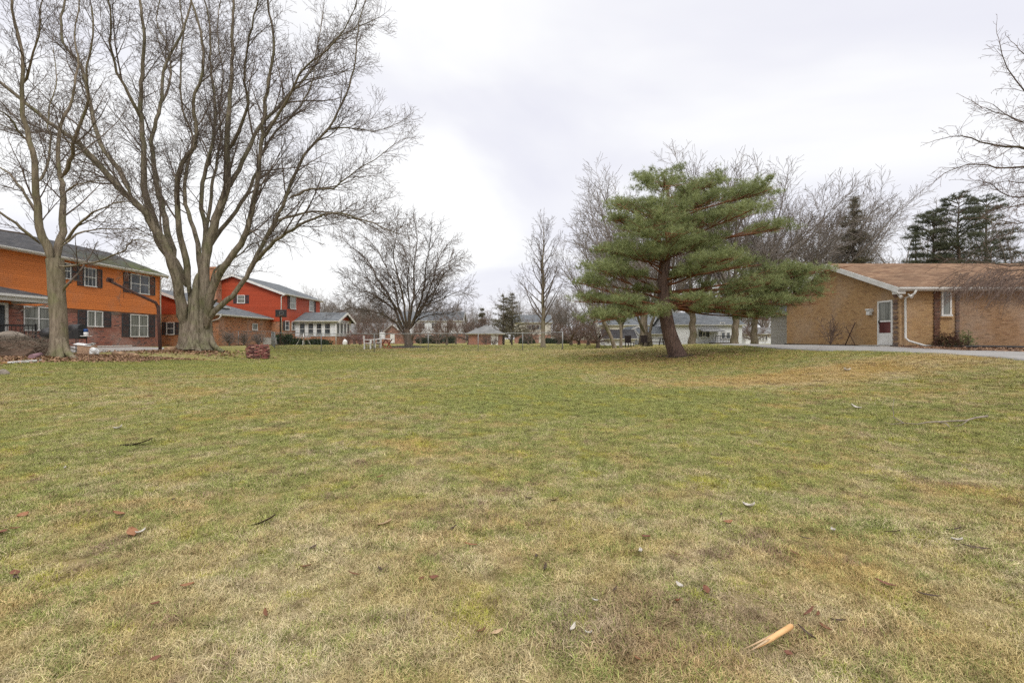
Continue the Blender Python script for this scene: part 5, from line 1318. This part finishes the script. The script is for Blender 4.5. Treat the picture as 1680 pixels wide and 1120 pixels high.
for (x,y,w,h) in pads:
    px_2, py_2 = c5(x,y); w *= 1.06; h *= 1.28
    off = abs(px_2-1092)/190; lim = 3.6*math.sqrt(max(.05,1-min(off,1)**2))
    if py_2 < 330: lim *= .5
    deps = [rg.uniform(-lim,-.2*lim)*.8, rg.uniform(.2,1)*lim*.8] if lim > 1.2 else [rg.uniform(-lim,lim)]
    for k, dd in enumerate(deps):
        DD = D+dd; c = P(px_2+rg.uniform(-8,8)*k, py_2+rg.uniform(-3,3)*k, DD); k2 = s_*DD/D
        add_pad(c, w*k2*.95, h*k2*.95, 1.0)
for k in range(16):
    px_2 = rg.uniform(985,1260); py_2 = rg.uniform(320,510)
    if (px_2 > 1190 or px_2 < 1015) and py_2 < 410: continue
    c = P(px_2,py_2,D+rg.uniform(-2.5,3)); add_pad(c, rg.uniform(.6,1.1), .26, .8)
for k in range(0, len(limbs_), 1):
    V, Fq = tubes([limbs_[k]], lambda x: 7); arrays('limb', V, Fq, MT['pine_limb'], PN, smooth=True)
V, Fq = tubes(twigs_, lambda x: 3); arrays('twig_mass', V, Fq, MT['pine_limb'], PN)['kind'] = 'stuff'
tc = np.array(tufC); to = np.array(tufO)
V, Ft, rv = tufts(nprng, tc, 12, .135, .0125, .25, to)
arrays('crown', V, Ft, MT['needles'], PN, rv=rv)
print('pine tufts', len(tc), 'limbs', len(limbs_))

# --- dark conifers
def conifer(name, label, px_2, D, top, wpx_, style, seed, mat, bark='brown_bark', dens=1.0, droop=.1, bottom=.12, sparse=False, ntri=9, nl_=.26, nw=.035):
    rg = random.Random(seed); npg = np.random.default_rng(seed)
    b0 = base(px_2,D); H_ = zz(top,D)-b0.z; Rm = wpx_/F*D/2
    r = root(name, b0, label, 'tree')
    n = 8; pts = [b0+Vector((rg.gauss(0,.03),rg.gauss(0,.03),H_*i/n-.1*(i==0))) for i in range(n+1)]
    aa, bb_ = resample(pts, [.02+.018*H_*(1-i/n) for i in range(n+1)], .6)
    V, Fq = tubes([(aa,bb_)], lambda x: 10); arrays('trunk', V, Fq, MT[bark], r, smooth=True)
    paths = []; C_ = []; O_ = []
    tiers = int(H_*(1-bottom)*2.2)
    for k in range(tiers):
        f = bottom+(1-bottom)*(k+rg.random()*.6)/tiers
        if style == 'cone': Rr = Rm*(1-f)**.8*1.05+.1
        else: Rr = Rm*math.sqrt(max(.03,1-((f-.5)/.54)**2))*rg.uniform(.55,1.1)
        nb = 6 if style=='cone' else 4
        for j in range(nb):
            if sparse and rg.random() < .3: continue
            az = rg.uniform(0,6.28); L = Rr*rg.uniform(.7,1.12); z0 = b0.z+H_*f
            upb = .15 if style == 'cone' else .35
            p0 = Vector((b0.x,b0.y,z0)); mid = p0+Vector((math.cos(az)*L*.5, math.sin(az)*L*.5, L*(upb-.5*droop))); e = p0+Vector((math.cos(az)*L, math.sin(az)*L, L*(upb*1.4-1.6*droop)))
            paths.append(([p0,mid,e],[.045,.03,.012]))
            m_ = int(L*11*dens)+3
            for q_ in range(m_):
                u = (q_+rg.random())/m_
                if style != 'cone' and u < .35: continue
                u = .12+.88*u
                pt = p0.lerp(mid,u*2) if u < .5 else mid.lerp(e,(u-.5)*2)
                w_2 = L*.26*(1-abs(u-.55))*rg.gauss(0,1)
                C_.append((pt.x-math.sin(az)*w_2, pt.y+math.cos(az)*w_2, pt.z+rg.gauss(0,.06)-abs(w_2)*.15)); O_.append((math.cos(az)*.8,math.sin(az)*.8,-.1 if style=='cone' else .6))
    branch_obj('limbs', paths, MT[bark], r)['kind'] = 'stuff'
    V, Ft, rv = tufts(npg, np.array(C_), ntri, nl_, nw, .15, np.array(O_)); arrays('crown', V, Ft, MT[mat], r, rv=rv)
    return r
conifer('spruce_tree','dark pointed spruce rising behind the middle of the tan roof',1400,38.5,322,105,'cone',401,'brown_needles',sparse=True,droop=.16,dens=1.2,nl_=.34,nw=.045)
conifer('pine_tree','dark pine behind the tan roof, shorter and left of the tallest one',1532,47,345,85,'round',402,'dark_needles',dens=2.2,bottom=.2)
conifer('pine_tree','tallest dark pine behind the right part of the tan roof',1572,46,320,110,'round',403,'dark_needles',dens=2.2,bottom=.25)
conifer('pine_tree','dark pine behind the tan roof, right of the tallest one',1618,48,326,100,'round',404,'dark_needles',dens=2.2,bottom=.25,sparse=True)
conifer('spruce_tree','thin-needled bushy fir right behind the small hipped shed',826,66,482,78,'cone',405,'brown_needles',sparse=True,droop=-.05,dens=.55,nl_=.3,nw=.04)
conifer('spruce_tree','second leader of the bushy fir, slightly right of it and lower',840,67,479,60,'cone',406,'brown_needles',sparse=True,droop=-.05,dens=.55,nl_=.3,nw=.04)
conifer('spruce_tree','narrow pointed spruce above the left of the small shed',791,74,505,26,'cone',407,'brown_needles',droop=.12,dens=1.4,nl_=.3,nw=.04)
conifer('spruce_tree','dark spruce low on the left of the dark pines behind the tan roof',1502,56,372,40,'cone',408,'dark_needles',droop=.1,dens=1.2)

# --- clipped hedges and leafy bushes
def bush(name, label, c, rad, mat, seed, n=900, ntri=8, ln=.07, wd=.03, cat='bush', boxy=False):
    npg = np.random.default_rng(seed); rg = random.Random(seed)
    r = root(name, Vector(c), label, cat)
    d = npg.normal(size=(n,3)); d /= np.linalg.norm(d,axis=1,keepdims=True); d[:,2] = np.abs(d[:,2])*1.0
    if boxy: d = np.sign(d)*np.abs(d)**.45; 
    rr = npg.uniform(.55,1.04,(n,1))*(1+.15*np.sin(d[:,0:1]*7+seed)*np.cos(d[:,1:2]*6))
    Cc = np.array(c)+d*rr*np.array(rad)
    V, Ft, rv = tufts(npg, Cc, ntri, ln, wd, .1, d*.8); arrays('foliage', V, Ft, MT[mat], r, rv=rv)
    paths = []
    for k in range(40):
        e = Vector(Cc[rg.randrange(n)]); p0 = Vector(c)+Vector((rg.gauss(0,.05),rg.gauss(0,.05),0)); paths.append(([p0,p0.lerp(e,.5)+Vector((0,0,.05)),e],[.012,.009,.004]))
    branch_obj('stem', paths, MT['brown_bark'], r)
    return r
c_ = Vector((17.6,19.55,G(17.6,19.55))); bush('bush','low reddish-brown barberry bush beside the white downspout of the tan house',c_,(.62,.4,.62),'bush_leaf',501,n=600,ln=.06,wd=.018)
c_ = Vector((18.45,19.6,G(18.45,19.6))); bush('bush','green-topped bush left of the tan house front window',c_,(.32,.28,.78),'needles',502,n=170,ln=.06,wd=.022)
MT['red_bush']=needlemat('reddish_bush',(.10,.035,.03),(.16,.06,.045),(.2,.10,.06))
c_ = base(465,43.6); bush('bush','clipped dark green upright shrub under the red house windows',c_,(.75,.5,.95),'boxwood',503,boxy=True,ln=.12,wd=.05)
c_ = base(452,45); bush('bush','narrow dark green shrub between the hoop pole and the air conditioner',c_,(.35,.35,.85),'boxwood',504,n=500,boxy=True,ln=.12,wd=.05)
c_ = base(520,48.8); bush('bush','low dark bush along the sunroom brick base',c_,(1.6,.4,.6),'boxwood',505,ln=.12,wd=.05)
c_ = base(487,48.9); bush('bush','low dark bush behind the pale patio table',c_,(.9,.4,.65),'boxwood',512,n=600,ln=.12,wd=.05)
for k,(px_2,w_2,top,lb) in enumerate(((703,18,554,'clipped dark green hedge, left half, at the far two-storey house'),(727,19,552.5,'clipped dark green hedge, right half, under the far picture window'),(864,12,552,'dark round bush left of the slender trunk, far away'),(917,9,553,'dark hedge clump between the two white far garages'),(926,7,554,'smaller dark hedge clump beside the white garage'),(900,7,556,'small dark bush right behind the slender trunk'))):
    D = 90; c_ = base(px_2,D); bush('hedge' if k<2 else 'bush',lb,c_,(w_2/F*D,.8,zz(top,D)-c_.z),'boxwood',520+k,n=1400,boxy=k<2,ln=.28,wd=.12,cat='hedge' if k<2 else 'bush')
# mulch rings and needle bed
def disc(name, c, rx, ry, mat, h=.06, label=None, kind='structure'):
    mb = MB(); n = 40; ring = []
    vs = [Vector((c.x,c.y,G(c.x,c.y)+h))]
    for rr in (.35,.7,1.0):
        for k in range(n):
            a_ = 2*math.pi*k/n; w_2 = 1+.1*math.sin(3*a_+c.x)+.06*math.sin(7*a_); x = c.x+math.cos(a_)*rx*rr*w_2; y = c.y+math.sin(a_)*ry*rr*w_2
            vs.append(Vector((x,y,G(x,y)+(h*(1-rr*rr) if rr<1 else -.03)+.005)))
    fs = [(0,1+k,1+(k+1)%n) for k in range(n)]
    for q_ in range(2):
        fs += [(1+q_*n+k,1+(q_+1)*n+k,1+(q_+1)*n+(k+1)%n,1+q_*n+(k+1)%n) for k in range(n)]
    mb.add(vs, fs, True); o = mb.build(name, mat, None, origin=c); tag(o, label, None, None, kind); return o
MT['dark_mulch'] = M('dark_mulch',(.05,.04,.032),(.03,.025,.022),8,1,.8); MT['red_mulch'] = M('red_mulch',(.22,.09,.04),(.14,.06,.03),8,1,.8)
disc('mulch_bed', base(672,36), 1.7,1.3, MT['dark_mulch'], .12)
disc('mulch_bed', base(640,34.6), 1.5,.9, MT['red_mulch'], .05)
disc('mulch_bed', base(1112,20), .9,.8, MT['dark_mulch'], .06)
# ------------------------------------------------------------------ leaf litter, as masses nobody could count
def litter(name, label, pts, seed, size=(.05,.09), mat='litter', lift=.02):
    npg = np.random.default_rng(seed); n = len(pts); pts = np.array(pts); z = ground_np(pts[:,0],pts[:,1])+lift+npg.uniform(0,.05,n)
    c = np.stack([pts[:,0],pts[:,1],z],-1)
    u = npg.normal(size=(n,3)); u[:,2] *= .35; u /= np.linalg.norm(u,axis=1,keepdims=True)
    w = np.cross(u, np.stack([npg.normal(0,.35,n),npg.normal(0,.35,n),np.ones(n)],-1)); w /= np.linalg.norm(w,axis=1,keepdims=True)
    s = npg.uniform(size[0],size[1],(n,1))
    nrm = np.cross(u,w)
    V = np.stack([c-u*s, c-w*s*.5-nrm*s*.1, c+u*s, c+w*s*.5+nrm*s*.25], 1).reshape(-1,3)
    o = arrays(name, V, np.arange(n*4).reshape(-1,4), MT[mat], rv=np.repeat(npg.uniform(0,1,n),4))
    tag(o, label, None, None, 'stuff'); return o
rg = random.Random(44); pts = []
while len(pts) < 17000:
    y = rg.uniform(14,26); x = rg.uniform(-26,-12.5)
    e = -13.3-(max(0,19.5-y))*.55 - .5*math.sin(y*1.7) - (max(0,y-22))*.3
    if y > 20.6 and (rg.random() < .97 or x < -19.4): continue
    if x < e+rg.gauss(0,.25) and x > -21.6-(1.5 if rg.random()<.15 else 0): pts.append((x,y))
litter('leaf_litter','bed of fallen brown leaves under the left maple',pts,1,(.03,.06))
pts = [(lambda y: (rg.uniform(14.4+(y-11)*.17,26),y))(20.1-9*rg.random()**1.6) for _ in range(9000)]; litter('leaf_litter','fallen leaves in the bed along the tan house',pts,2,(.04,.07))
pts = [((320-CX)/F*25+rg.gauss(0,1.6), 24.2+rg.gauss(0,.8)) for _ in range(1300)]; litter('leaf_litter','brown leaves round the foot of the huge maple',pts,3)
pts = [(6.8+rg.gauss(0,1.7), 19.6+rg.gauss(0,1.4)) for _ in range(2200)]; litter('needle_litter','brown needle litter under the pine',pts,4,(.02,.045))
pts = [(rg.uniform(-27,-19.5), 40.6+rg.gauss(0,.35)) for _ in range(1500)]; litter('leaf_litter','reddish leaves piled along the far wire fence',pts,5,(.06,.1))

# ------------------------------------------------------------------ single leaves and sticks on the lawn
def leaf(px_2, py_2, L, W, mat, label, rz=None, curl=.35, group=None, cat='leaf', lift=.03):
    L *= .72; W *= .72; lift *= .6; g_ = onground(px_2,py_2); rz = rg.uniform(0,6.28) if rz is None else rz
    n = 7; vs = []; fs = []
    for i in range(n):
        u = i/(n-1); wv = W*math.sin(math.pi*min(.97,max(.03,u)))**.8/2; zc = curl*L*(u-.5)**2
        for s_,zz_ in ((-1,curl*W*.6),(0,0),(1,curl*W*.5)): vs.append(Vector(((u-.5)*L, s_*wv, zc+zz_*abs(s_))))
    for i in range(n-1):
        for j in range(2): k = i*3+j; fs.append((k,k+1,k+4,k+3))
    tx, ty, tz = rg.gauss(0,.2), rg.gauss(0,.2), rz
    m_ = Matrix.Rotation(tz,3,'Z')@Matrix.Rotation(ty,3,'Y')@Matrix.Rotation(tx,3,'X')
    mb = MB(); g2 = g_+Vector((0,0,lift)); mb.add([g2+m_@v for v in vs], fs, True)
    o = mb.build('dead_leaf', MT[mat], None, origin=g_); m = o.modifiers.new('thick','SOLIDIFY'); m.thickness = .0012
    return tag(o, label, cat, group)
g_ = 'dead leaves scattered on the lawn'
LV = [(1293,1082,.062,.052,'leaf_rust','broad rust-brown leaf just right of the split stick'),(1328,1012,.115,.035,'leaf_rust','long rust-red curled leaf above and right of the split stick'),
 (1452,965,.14,.04,'leaf_rust','long brick-red leaf farther back, right of the split stick'),(1194,862,.14,.05,'leaf_orange','bright orange leaf standing up in the grass above the split stick'),
 (790,1043,.08,.03,'leaf_brown','curled brown leaf left of the pale torn scrap, with a tan leaf beside it'),(816,1046,.09,.035,'leaf_tan','tan-orange leaf beside the curled brown leaf near the bottom centre'),
 (712,955,.08,.05,'leaf_rust','small rust leaf in the grass left of the bottom centre'),(772,900,.13,.04,'leaf_orange','narrow pale orange leaf standing upright left of centre'),
 (632,865,.16,.08,'leaf_tan','crumpled pinkish tan leaf in the lawn left of centre'),(24,948,.09,.07,'leaf_rust','round rust-red leaf near the left edge'),
 (217,880,.16,.10,'leaf_orange','broad faded orange leaf beside the small white stone-like scrap at left'),(307,968,.10,.05,'leaf_orange','small bright orange leaf low at the left'),
 (37,851,.12,.08,'leaf_orange','orange leaf near the left edge, farther back'),(194,848,.12,.07,'leaf_orange','orange leaf left of the middle, beside a patch of moss'),
 (254,999,.08,.045,'leaf_rust','reddish leaf low in the lawn left of the bottom centre'),(435,1015,.12,.03,'leaf_brown','narrow dark brown leaf lying flat at the lower left'),
 (255,1090,.06,.035,'leaf_rust','red-brown leaf at the bottom left'),(2,880,.12,.08,'leaf_rust','rust leaf cut by the left edge'),
 (1160,976,.1,.05,'leaf_rust','rust leaf beside the small white scrap right of the bottom centre'),(1112,994,.08,.05,'leaf_brown','brown leaf just below the white scrap right of bottom centre'),
 (1060,887,.09,.06,'leaf_rust','small dark rust leaf right of centre'),(1045,1090,.05,.03,'leaf_orange','small faded orange leaf at the bottom, right of centre')]
for k,(x,y,L,W,mt,lb) in enumerate(LV): leaf(x,y,L,W,mt,lb,lift=.045)
for k,(x,y,L,lb) in enumerate(((231,880,.10,'white curled scrap beside the broad faded orange leaf'),(940,1040,.075,'pale torn bark scrap near the bottom right of centre'),(965,1048,.06,'smaller pale scrap right beside the torn bark scrap'),(976,993,.05,'small white fungus-like scrap above the torn bark scrap'),(1230,837,.16,'thin white scrap in the lawn above the bright orange leaf'),(1367,877,.10,'small white scrap between two dark leaves on the right'),(1116,969,.08,'white scrap at the left of the rust leaf, right of bottom centre'),(1571,893,.09,'pale scrap near the right edge'),(1052,912,.1,'pale flake in the grass right of centre'),(1390,610,.3,'pale flat scrap of paper far up the right lawn'),(1404,672,.22,'pale curled scrap left of the fallen twig'),(194,706,.16,'pale scrap in the left lawn'),(106,773,.10,'small pale scrap at the left'))):
    leaf(x,y,L,L*.4,'leaf_white',lb,lift=.045,cat='scrap',curl=.8)
for k in range(34):
    x = rg.uniform(10,1670); y = 640+ (rg.random()**.8)*440; Dd = onground(x,y).y
    leaf(x,y,rg.uniform(.07,.13),rg.uniform(.02,.04),rg.choice(['leaf_dark','leaf_brown','leaf_dark']),'small dark curled leaf or seed pod lying in the grass',group=g_,lift=.04)
for k,(x,y,L,lb) in enumerate(((1462,878,.17,'dark bean-shaped pod right of the small white scrap'),(1322,889,.13,'dark pod left of the small white scrap'),(1566,874,.16,'dark pod at the upper right of the near lawn'),(1600,905,.2,'long dark pod near the right edge'),(1524,984,.15,'thin dark pod right of the brick-red leaf'),(880,919,.12,'black pod in the lawn near the bottom centre'),(866,822,.16,'small black pod at the centre'),(1009,974,.10,'thin blackish pod above the pale scraps'),(428,864,.35,'dark twisted bark piece in the left lawn'),(225,732,.5,'dark crooked twig lying far left'),(868,567,.4,'dark clod on the grass beside the slender tree'),(1031,578,.5,'dark clod on the tan grass left of the pine'),(741,585,.35,'dark speck of a clod on the grass before the fence'))):
    leaf(x,y,L,L*.22,'leaf_dark',lb,lift=.045,cat='pod' if 'pod' in lb else 'debris',curl=.3)
# split stick in the foreground
a = onground(1299,1043)+Vector((0,0,.05)); b_ = onground(1232,1083)+Vector((0,0,.045)); d = b_-a
side = Vector((-d.y,d.x,0)).normalized(); sc = d.length
ST = root('split_stick', a, 'pale orange split stick with a frayed end in the grass at the lower right', 'stick')
mb = MB(); rs_ = sc*.04
pts = [a, a+d*.05, a+d*.3, a+d*.55+side*rs_*.1, a+d*.74+side*rs_*.25, a+d*.88+side*rs_*.35]; mb.tube(pts, [rs_*.8, rs_, rs_*.95, rs_*.9, rs_*.5, rs_*.12], 10); mb.build('shaft', MT['wood_pale'], ST)
mb = MB()
for k in (-1,4,5):
    o_ = side*(k-3)*rs_*.22+Vector((0,0,rs_*rnd.uniform(-.3,.5))); s0 = a+d*.42+o_*.7
    mb.tube([s0, a+d*(.78+.02*k%.05)+o_*1.1, a+d*rnd.uniform(.88,1.08)+o_*1.6], [rs_*.45,rs_*.32,rs_*.06], 5)
mb.build('splinters', MT['leaf_tan'], ST)
# fallen twig branch at right
TW = root('fallen_branch', onground(1540,697), 'long thin fallen branch lying on the lawn at the right', 'branch')
MT['dead_twig'] = M('dead_twig',(.30,.25,.20),(.16,.13,.10),12,.9)
def gp(x,y,l=.05): return onground(x,y)+Vector((0,0,l))
mb = MB(); mb.tube([gp(1620,689,.06),gp(1600,692,.06),gp(1585,695,.05),gp(1560,696,.05),gp(1522,698,.05),gp(1505,700,.04),gp(1483,698,.04)],[.016,.014,.012,.011,.01,.007,.005],6); mb.build('stem', MT['dead_twig'], TW)
up_ = gp(1466,690,.05)
mb = MB(); mb.tube([gp(1483,698,.04), up_, up_+Vector((0,0,.10)), P(1464,672,up_.y), P(1467,654,up_.y+.02)],[.007,.006,.006,.005,.003],5); mb.build('twig', MT['dead_twig'], TW)
mb = MB(); mb.tube([gp(1540,698,.05), gp(1552,700,.05), gp(1558,704,.03)],[.007,.007,.006],5); mb.build('twig', MT['dead_twig'], TW)
mb = MB(); mb.tube([gp(1588,695,.05), gp(1578,701,.04), gp(1565,703,.03)],[.006,.005,.003],5); mb.build('twig', MT['dead_twig'], TW)
mb = MB(); mb.tube([gp(1483,698,.04), gp(1462,700,.04), gp(1450,698,.05)],[.005,.004,.003],5); mb.build('twig', MT['dead_twig'], TW)

# ------------------------------------------------------------------ grass: clumps of blades set over the lawn by geometry nodes
GCOL = bpy.data.collections.new('grass_clumps')
npg = np.random.default_rng(9)
def clump(k, n, size, lmin, lmax, wd, seed):
    g = np.random.default_rng(seed)
    x = g.uniform(-size/2,size/2,n)*1.15; y = g.uniform(-size/2,size/2,n)*1.15
    rv = g.uniform(0,1,n)
    # tufted: pull blades toward a few centres
    cc = g.uniform(-size/2,size/2,(14,2)); ci = g.integers(0,14,n); pull = g.uniform(0,.55,n)
    x = x*(1-pull)+cc[ci,0]*pull; y = y*(1-pull)+cc[ci,1]*pull
    az = g.uniform(0,2*np.pi,n); 
    el = np.where(rv<.5, g.uniform(.35,1.25,n), g.uniform(.02,.75,n)**1.0)
    L = g.uniform(lmin,lmax,n); w = wd*g.uniform(.6,1.3,n)
    d = np.stack([np.cos(az)*np.cos(el), np.sin(az)*np.cos(el), np.sin(el)],-1)
    s = np.stack([-np.sin(az), np.cos(az), g.normal(0,.35,n)],-1); s /= np.linalg.norm(s,axis=1,keepdims=True)
    z0 = g.uniform(-.008,.012,n)
    p0 = np.stack([x,y,z0],-1); bend = g.uniform(.1,.55,n)[:,None]*L[:,None]
    sidew = g.normal(0,.18,(n,1))*L[:,None]*s
    p1 = p0+d*L[:,None]*.5+sidew*.4; p2 = p0+d*L[:,None]+np.array([0,0,-1.])*bend*.6+sidew
    p2[:,2] = np.maximum(p2[:,2], .001)
    w = w[:,None]
    V = np.stack([p0-s*w/2, p0+s*w/2, p1+s*w*.42, p1-s*w*.42, p2], 1).reshape(-1,3)
    i = np.arange(n)[:,None]*5
    q4 = np.concatenate([i,i+1,i+2,i+3],1); t3 = np.concatenate([i+3,i+2,i+4],1)
    me = bpy.data.meshes.new('grass_clump')
    loops = np.concatenate([q4.ravel(), t3.ravel()]).astype(np.int32); sizes = np.concatenate([np.full(n,4),np.full(n,3)]).astype(np.int32)
    me.vertices.add(len(V)); me.vertices.foreach_set('co', V.astype(np.float32).ravel()); me.loops.add(len(loops)); me.loops.foreach_set('vertex_index', loops)
    me.polygons.add(len(sizes)); me.polygons.foreach_set('loop_start', np.concatenate([[0],np.cumsum(sizes)[:-1]]).astype(np.int32))
    a = me.attributes.new('rv','FLOAT','POINT'); a.data.foreach_set('value', np.repeat(rv,5).astype(np.float32))
    me.update(calc_edges=True); me.validate(); me.materials.append(MT['blades'])
    o = bpy.data.objects.new('grass_clump', me); GCOL.objects.link(o); return o
for k in range(8): clump(k, 900, .26, .014+.003*(k%3), .038+.006*(k%4), .0023, 60+k)
for k in range(2): clump(8+k, 420, .20, .03, .072, .0025, 80+k)
def field(name, label, ymin, ymax, step, scale):
    pts = []
    hw = 1.06*ymax+2.5
    nx_ = int(2*hw/step); ny_ = int((ymax-ymin)/step)
    gx, gy = np.meshgrid(np.linspace(-hw,hw,nx_), np.linspace(ymin,ymax,ny_))
    gx = gx.ravel()+npg.uniform(-step*.5,step*.5,gx.size); gy = gy.ravel()+npg.uniform(-step*.5,step*.5,gy.size)
    keep = np.abs(gx) < 1.12*np.maximum(gy,0)+2.2
    drive = (gx > 12.05) & (gy > 5.5); drive2 = (gx > 11.5) & (gy >= 18) & (gx < 15.65)
    beds = (gx > 15.65) & (gy > 17.6); bed_l = (gx < -13.3-np.maximum(0,19.5-gy)*.55-.5*np.sin(gy*1.7)-np.maximum(0,gy-22)*.3) & (gy > 13.8)
    nz = np.sin(gx*3.1+2*np.sin(gy*1.3))*np.sin(gy*3.7+2*np.sin(gx*1.7))+.6*np.sin(gx*9.3+gy*4.1)*np.sin(gy*8.1-gx*3.3)
    keep &= (nz < 1.5+npg.uniform(-.35,.9,gx.size))
    keep &= ~(drive|drive2|beds|bed_l); gx = gx[keep]; gy = gy[keep]; nz = nz[keep]; gz = ground_np(gx,gy)
    me = bpy.data.meshes.new(name); me.vertices.add(len(gx)); me.vertices.foreach_set('co', np.stack([gx,gy,gz],-1).astype(np.float32).ravel())
    a = me.attributes.new('yaw','FLOAT','POINT'); a.data.foreach_set('value', npg.uniform(0,6.28,len(gx)).astype(np.float32))
    a = me.attributes.new('siz','FLOAT','POINT'); a.data.foreach_set('value', (scale*npg.uniform(.7,1.2,len(gx))*(1-.16*nz)).astype(np.float32))
    me.update(); o = bpy.data.objects.new(name, me); COL.objects.link(o); tag(o, label, None, None, 'stuff')
    nt = bpy.data.node_groups.new(name,'GeometryNodeTree')
    nt.interface.new_socket('Geometry', in_out='INPUT', socket_type='NodeSocketGeometry'); nt.interface.new_socket('Geometry', in_out='OUTPUT', socket_type='NodeSocketGeometry')
    N = nt.nodes; Lk = nt.links; gi = N.new('NodeGroupInput'); go = N.new('NodeGroupOutput'); ip = N.new('GeometryNodeInstanceOnPoints'); ci = N.new('GeometryNodeCollectionInfo')
    ci.inputs[0].default_value = GCOL; ci.inputs['Separate Children'].default_value = True; ci.inputs['Reset Children'].default_value = True
    m2p = N.new('GeometryNodeMeshToPoints'); m2p.inputs['Radius'].default_value = .01
    Lk.new(gi.outputs[0], m2p.inputs['Mesh']); Lk.new(m2p.outputs[0], ip.inputs['Points']); Lk.new(ci.outputs[0], ip.inputs['Instance']); ip.inputs['Pick Instance'].default_value = True
    def na(nm):
        n_ = N.new('GeometryNodeInputNamedAttribute'); n_.data_type = 'FLOAT'; n_.inputs['Name'].default_value = nm; return n_.outputs['Attribute']
    cx = N.new('ShaderNodeCombineXYZ'); Lk.new(na('yaw'), cx.inputs[2]); Lk.new(cx.outputs[0], ip.inputs['Rotation'])
    Lk.new(na('siz'), ip.inputs['Scale']); Lk.new(ip.outputs[0], go.inputs[0])
    md = o.modifiers.new('scatter','NODES'); md.node_group = nt; print(name, len(gx)); return o
field('grass','short matted dormant grass of the near lawn',.6,8.5,.125,1.0)
field('grass','short dormant grass of the middle lawn',8.5,20,.185,1.2)
field('grass','grass of the far lawn',20,46,.40,1.7)

# ------------------------------------------------------------------ sky, light, camera
W = bpy.data.worlds.new('World'); S.world = W; W.use_nodes = True
t = NT(W.node_tree); t.n.clear(); out = t.node('ShaderNodeOutputWorld')
SUN_EL, SUN_AZ = R(50), R(162)        # azimuth clockwise from +Y (into the picture, to the right)
sky = t.node('ShaderNodeTexSky', sky_type='NISHITA'); sky.sun_disc = False; sky.sun_elevation = SUN_EL; sky.sun_rotation = SUN_AZ; sky.dust_density = 3
bg1 = t.node('ShaderNodeBackground'); t.l.new(sky.outputs[0], bg1.inputs[0]); bg1.inputs[1].default_value = .10
tc = t.node('ShaderNodeTexCoord').outputs['Generated']; sp_ = t.sep(tc)
cl_over = t.math('ADD', 1.0, t.math('MULTIPLY', t.smooth(sp_[2], .56, .9), 1.0))
h = t.math('ADD', t.math('MAXIMUM', sp_[2], 0.0), .22)
cmb = t.node('ShaderNodeCombineXYZ'); t.put(cmb.inputs[0], t.math('DIVIDE', sp_[0], h)); t.put(cmb.inputs[1], t.math('DIVIDE', sp_[1], h)); t.put(cmb.inputs[2], .3)
pv = cmb.outputs[0]
n1 = t.noise(t.mapping(pv,(1,1,1),(3.1,1.7,0)), .75, 5, .5, .4); n2 = t.noise(t.mapping(pv,(1,1.4,1),(7.3,2.2,0)), .45, 3, .5)
cl = t.ramp(n1, [(.32,(.67,.67,.74)),(.42,(.72,.72,.77)),(.50,(.80,.80,.815)),(.60,(.87,.87,.87))])
cl = t.mix(t.smooth(n2,.46,.66), cl, (.85,.85,.852))
bg2 = t.node('ShaderNodeBackground'); t.put(bg2.inputs[0], cl); t.put(bg2.inputs[1], cl_over)
mx_ = t.node('ShaderNodeMixShader'); t.put(mx_.inputs[0], .93); t.l.new(bg1.outputs[0], mx_.inputs[1]); t.l.new(bg2.outputs[0], mx_.inputs[2]); t.l.new(mx_.outputs[0], out.inputs[0])
sl = bpy.data.lights.new('sun','SUN'); sl.energy = 1.5; sl.angle = R(22); sl.color = (1,.97,.92)
so = bpy.data.objects.new('sun', sl); COL.objects.link(so)
sd = Vector((math.sin(SUN_AZ)*math.cos(SUN_EL), math.cos(SUN_AZ)*math.cos(SUN_EL), math.sin(SUN_EL))); so.rotation_euler = sd.to_track_quat('Z','Y').to_euler(); so.location = sd*60

cam = bpy.data.cameras.new('camera'); co = bpy.data.objects.new('camera', cam); COL.objects.link(co)
co.location = (0,0,CZ); co.rotation_euler = (R(90),0,0); cam.lens = F/1680*36; cam.sensor_width = 36; cam.shift_y = -4/1680; cam.clip_start = .05; cam.clip_end = 3000
S.camera = co
S.view_settings.view_transform = 'Standard'; S.view_settings.look = 'None'; S.view_settings.gamma = 1; S.view_settings.use_curve_mapping = False
S.view_settings.exposure = .38
S.render.engine = 'CYCLES'; S.cycles.max_bounces = 6; S.cycles.diffuse_bounces = 3; S.cycles.glossy_bounces = 2; S.cycles.transmission_bounces = 2
S.cycles.use_denoising = False; S.cycles.use_adaptive_sampling = True; S.cycles.adaptive_threshold = .01
S.render.film_transparent = False
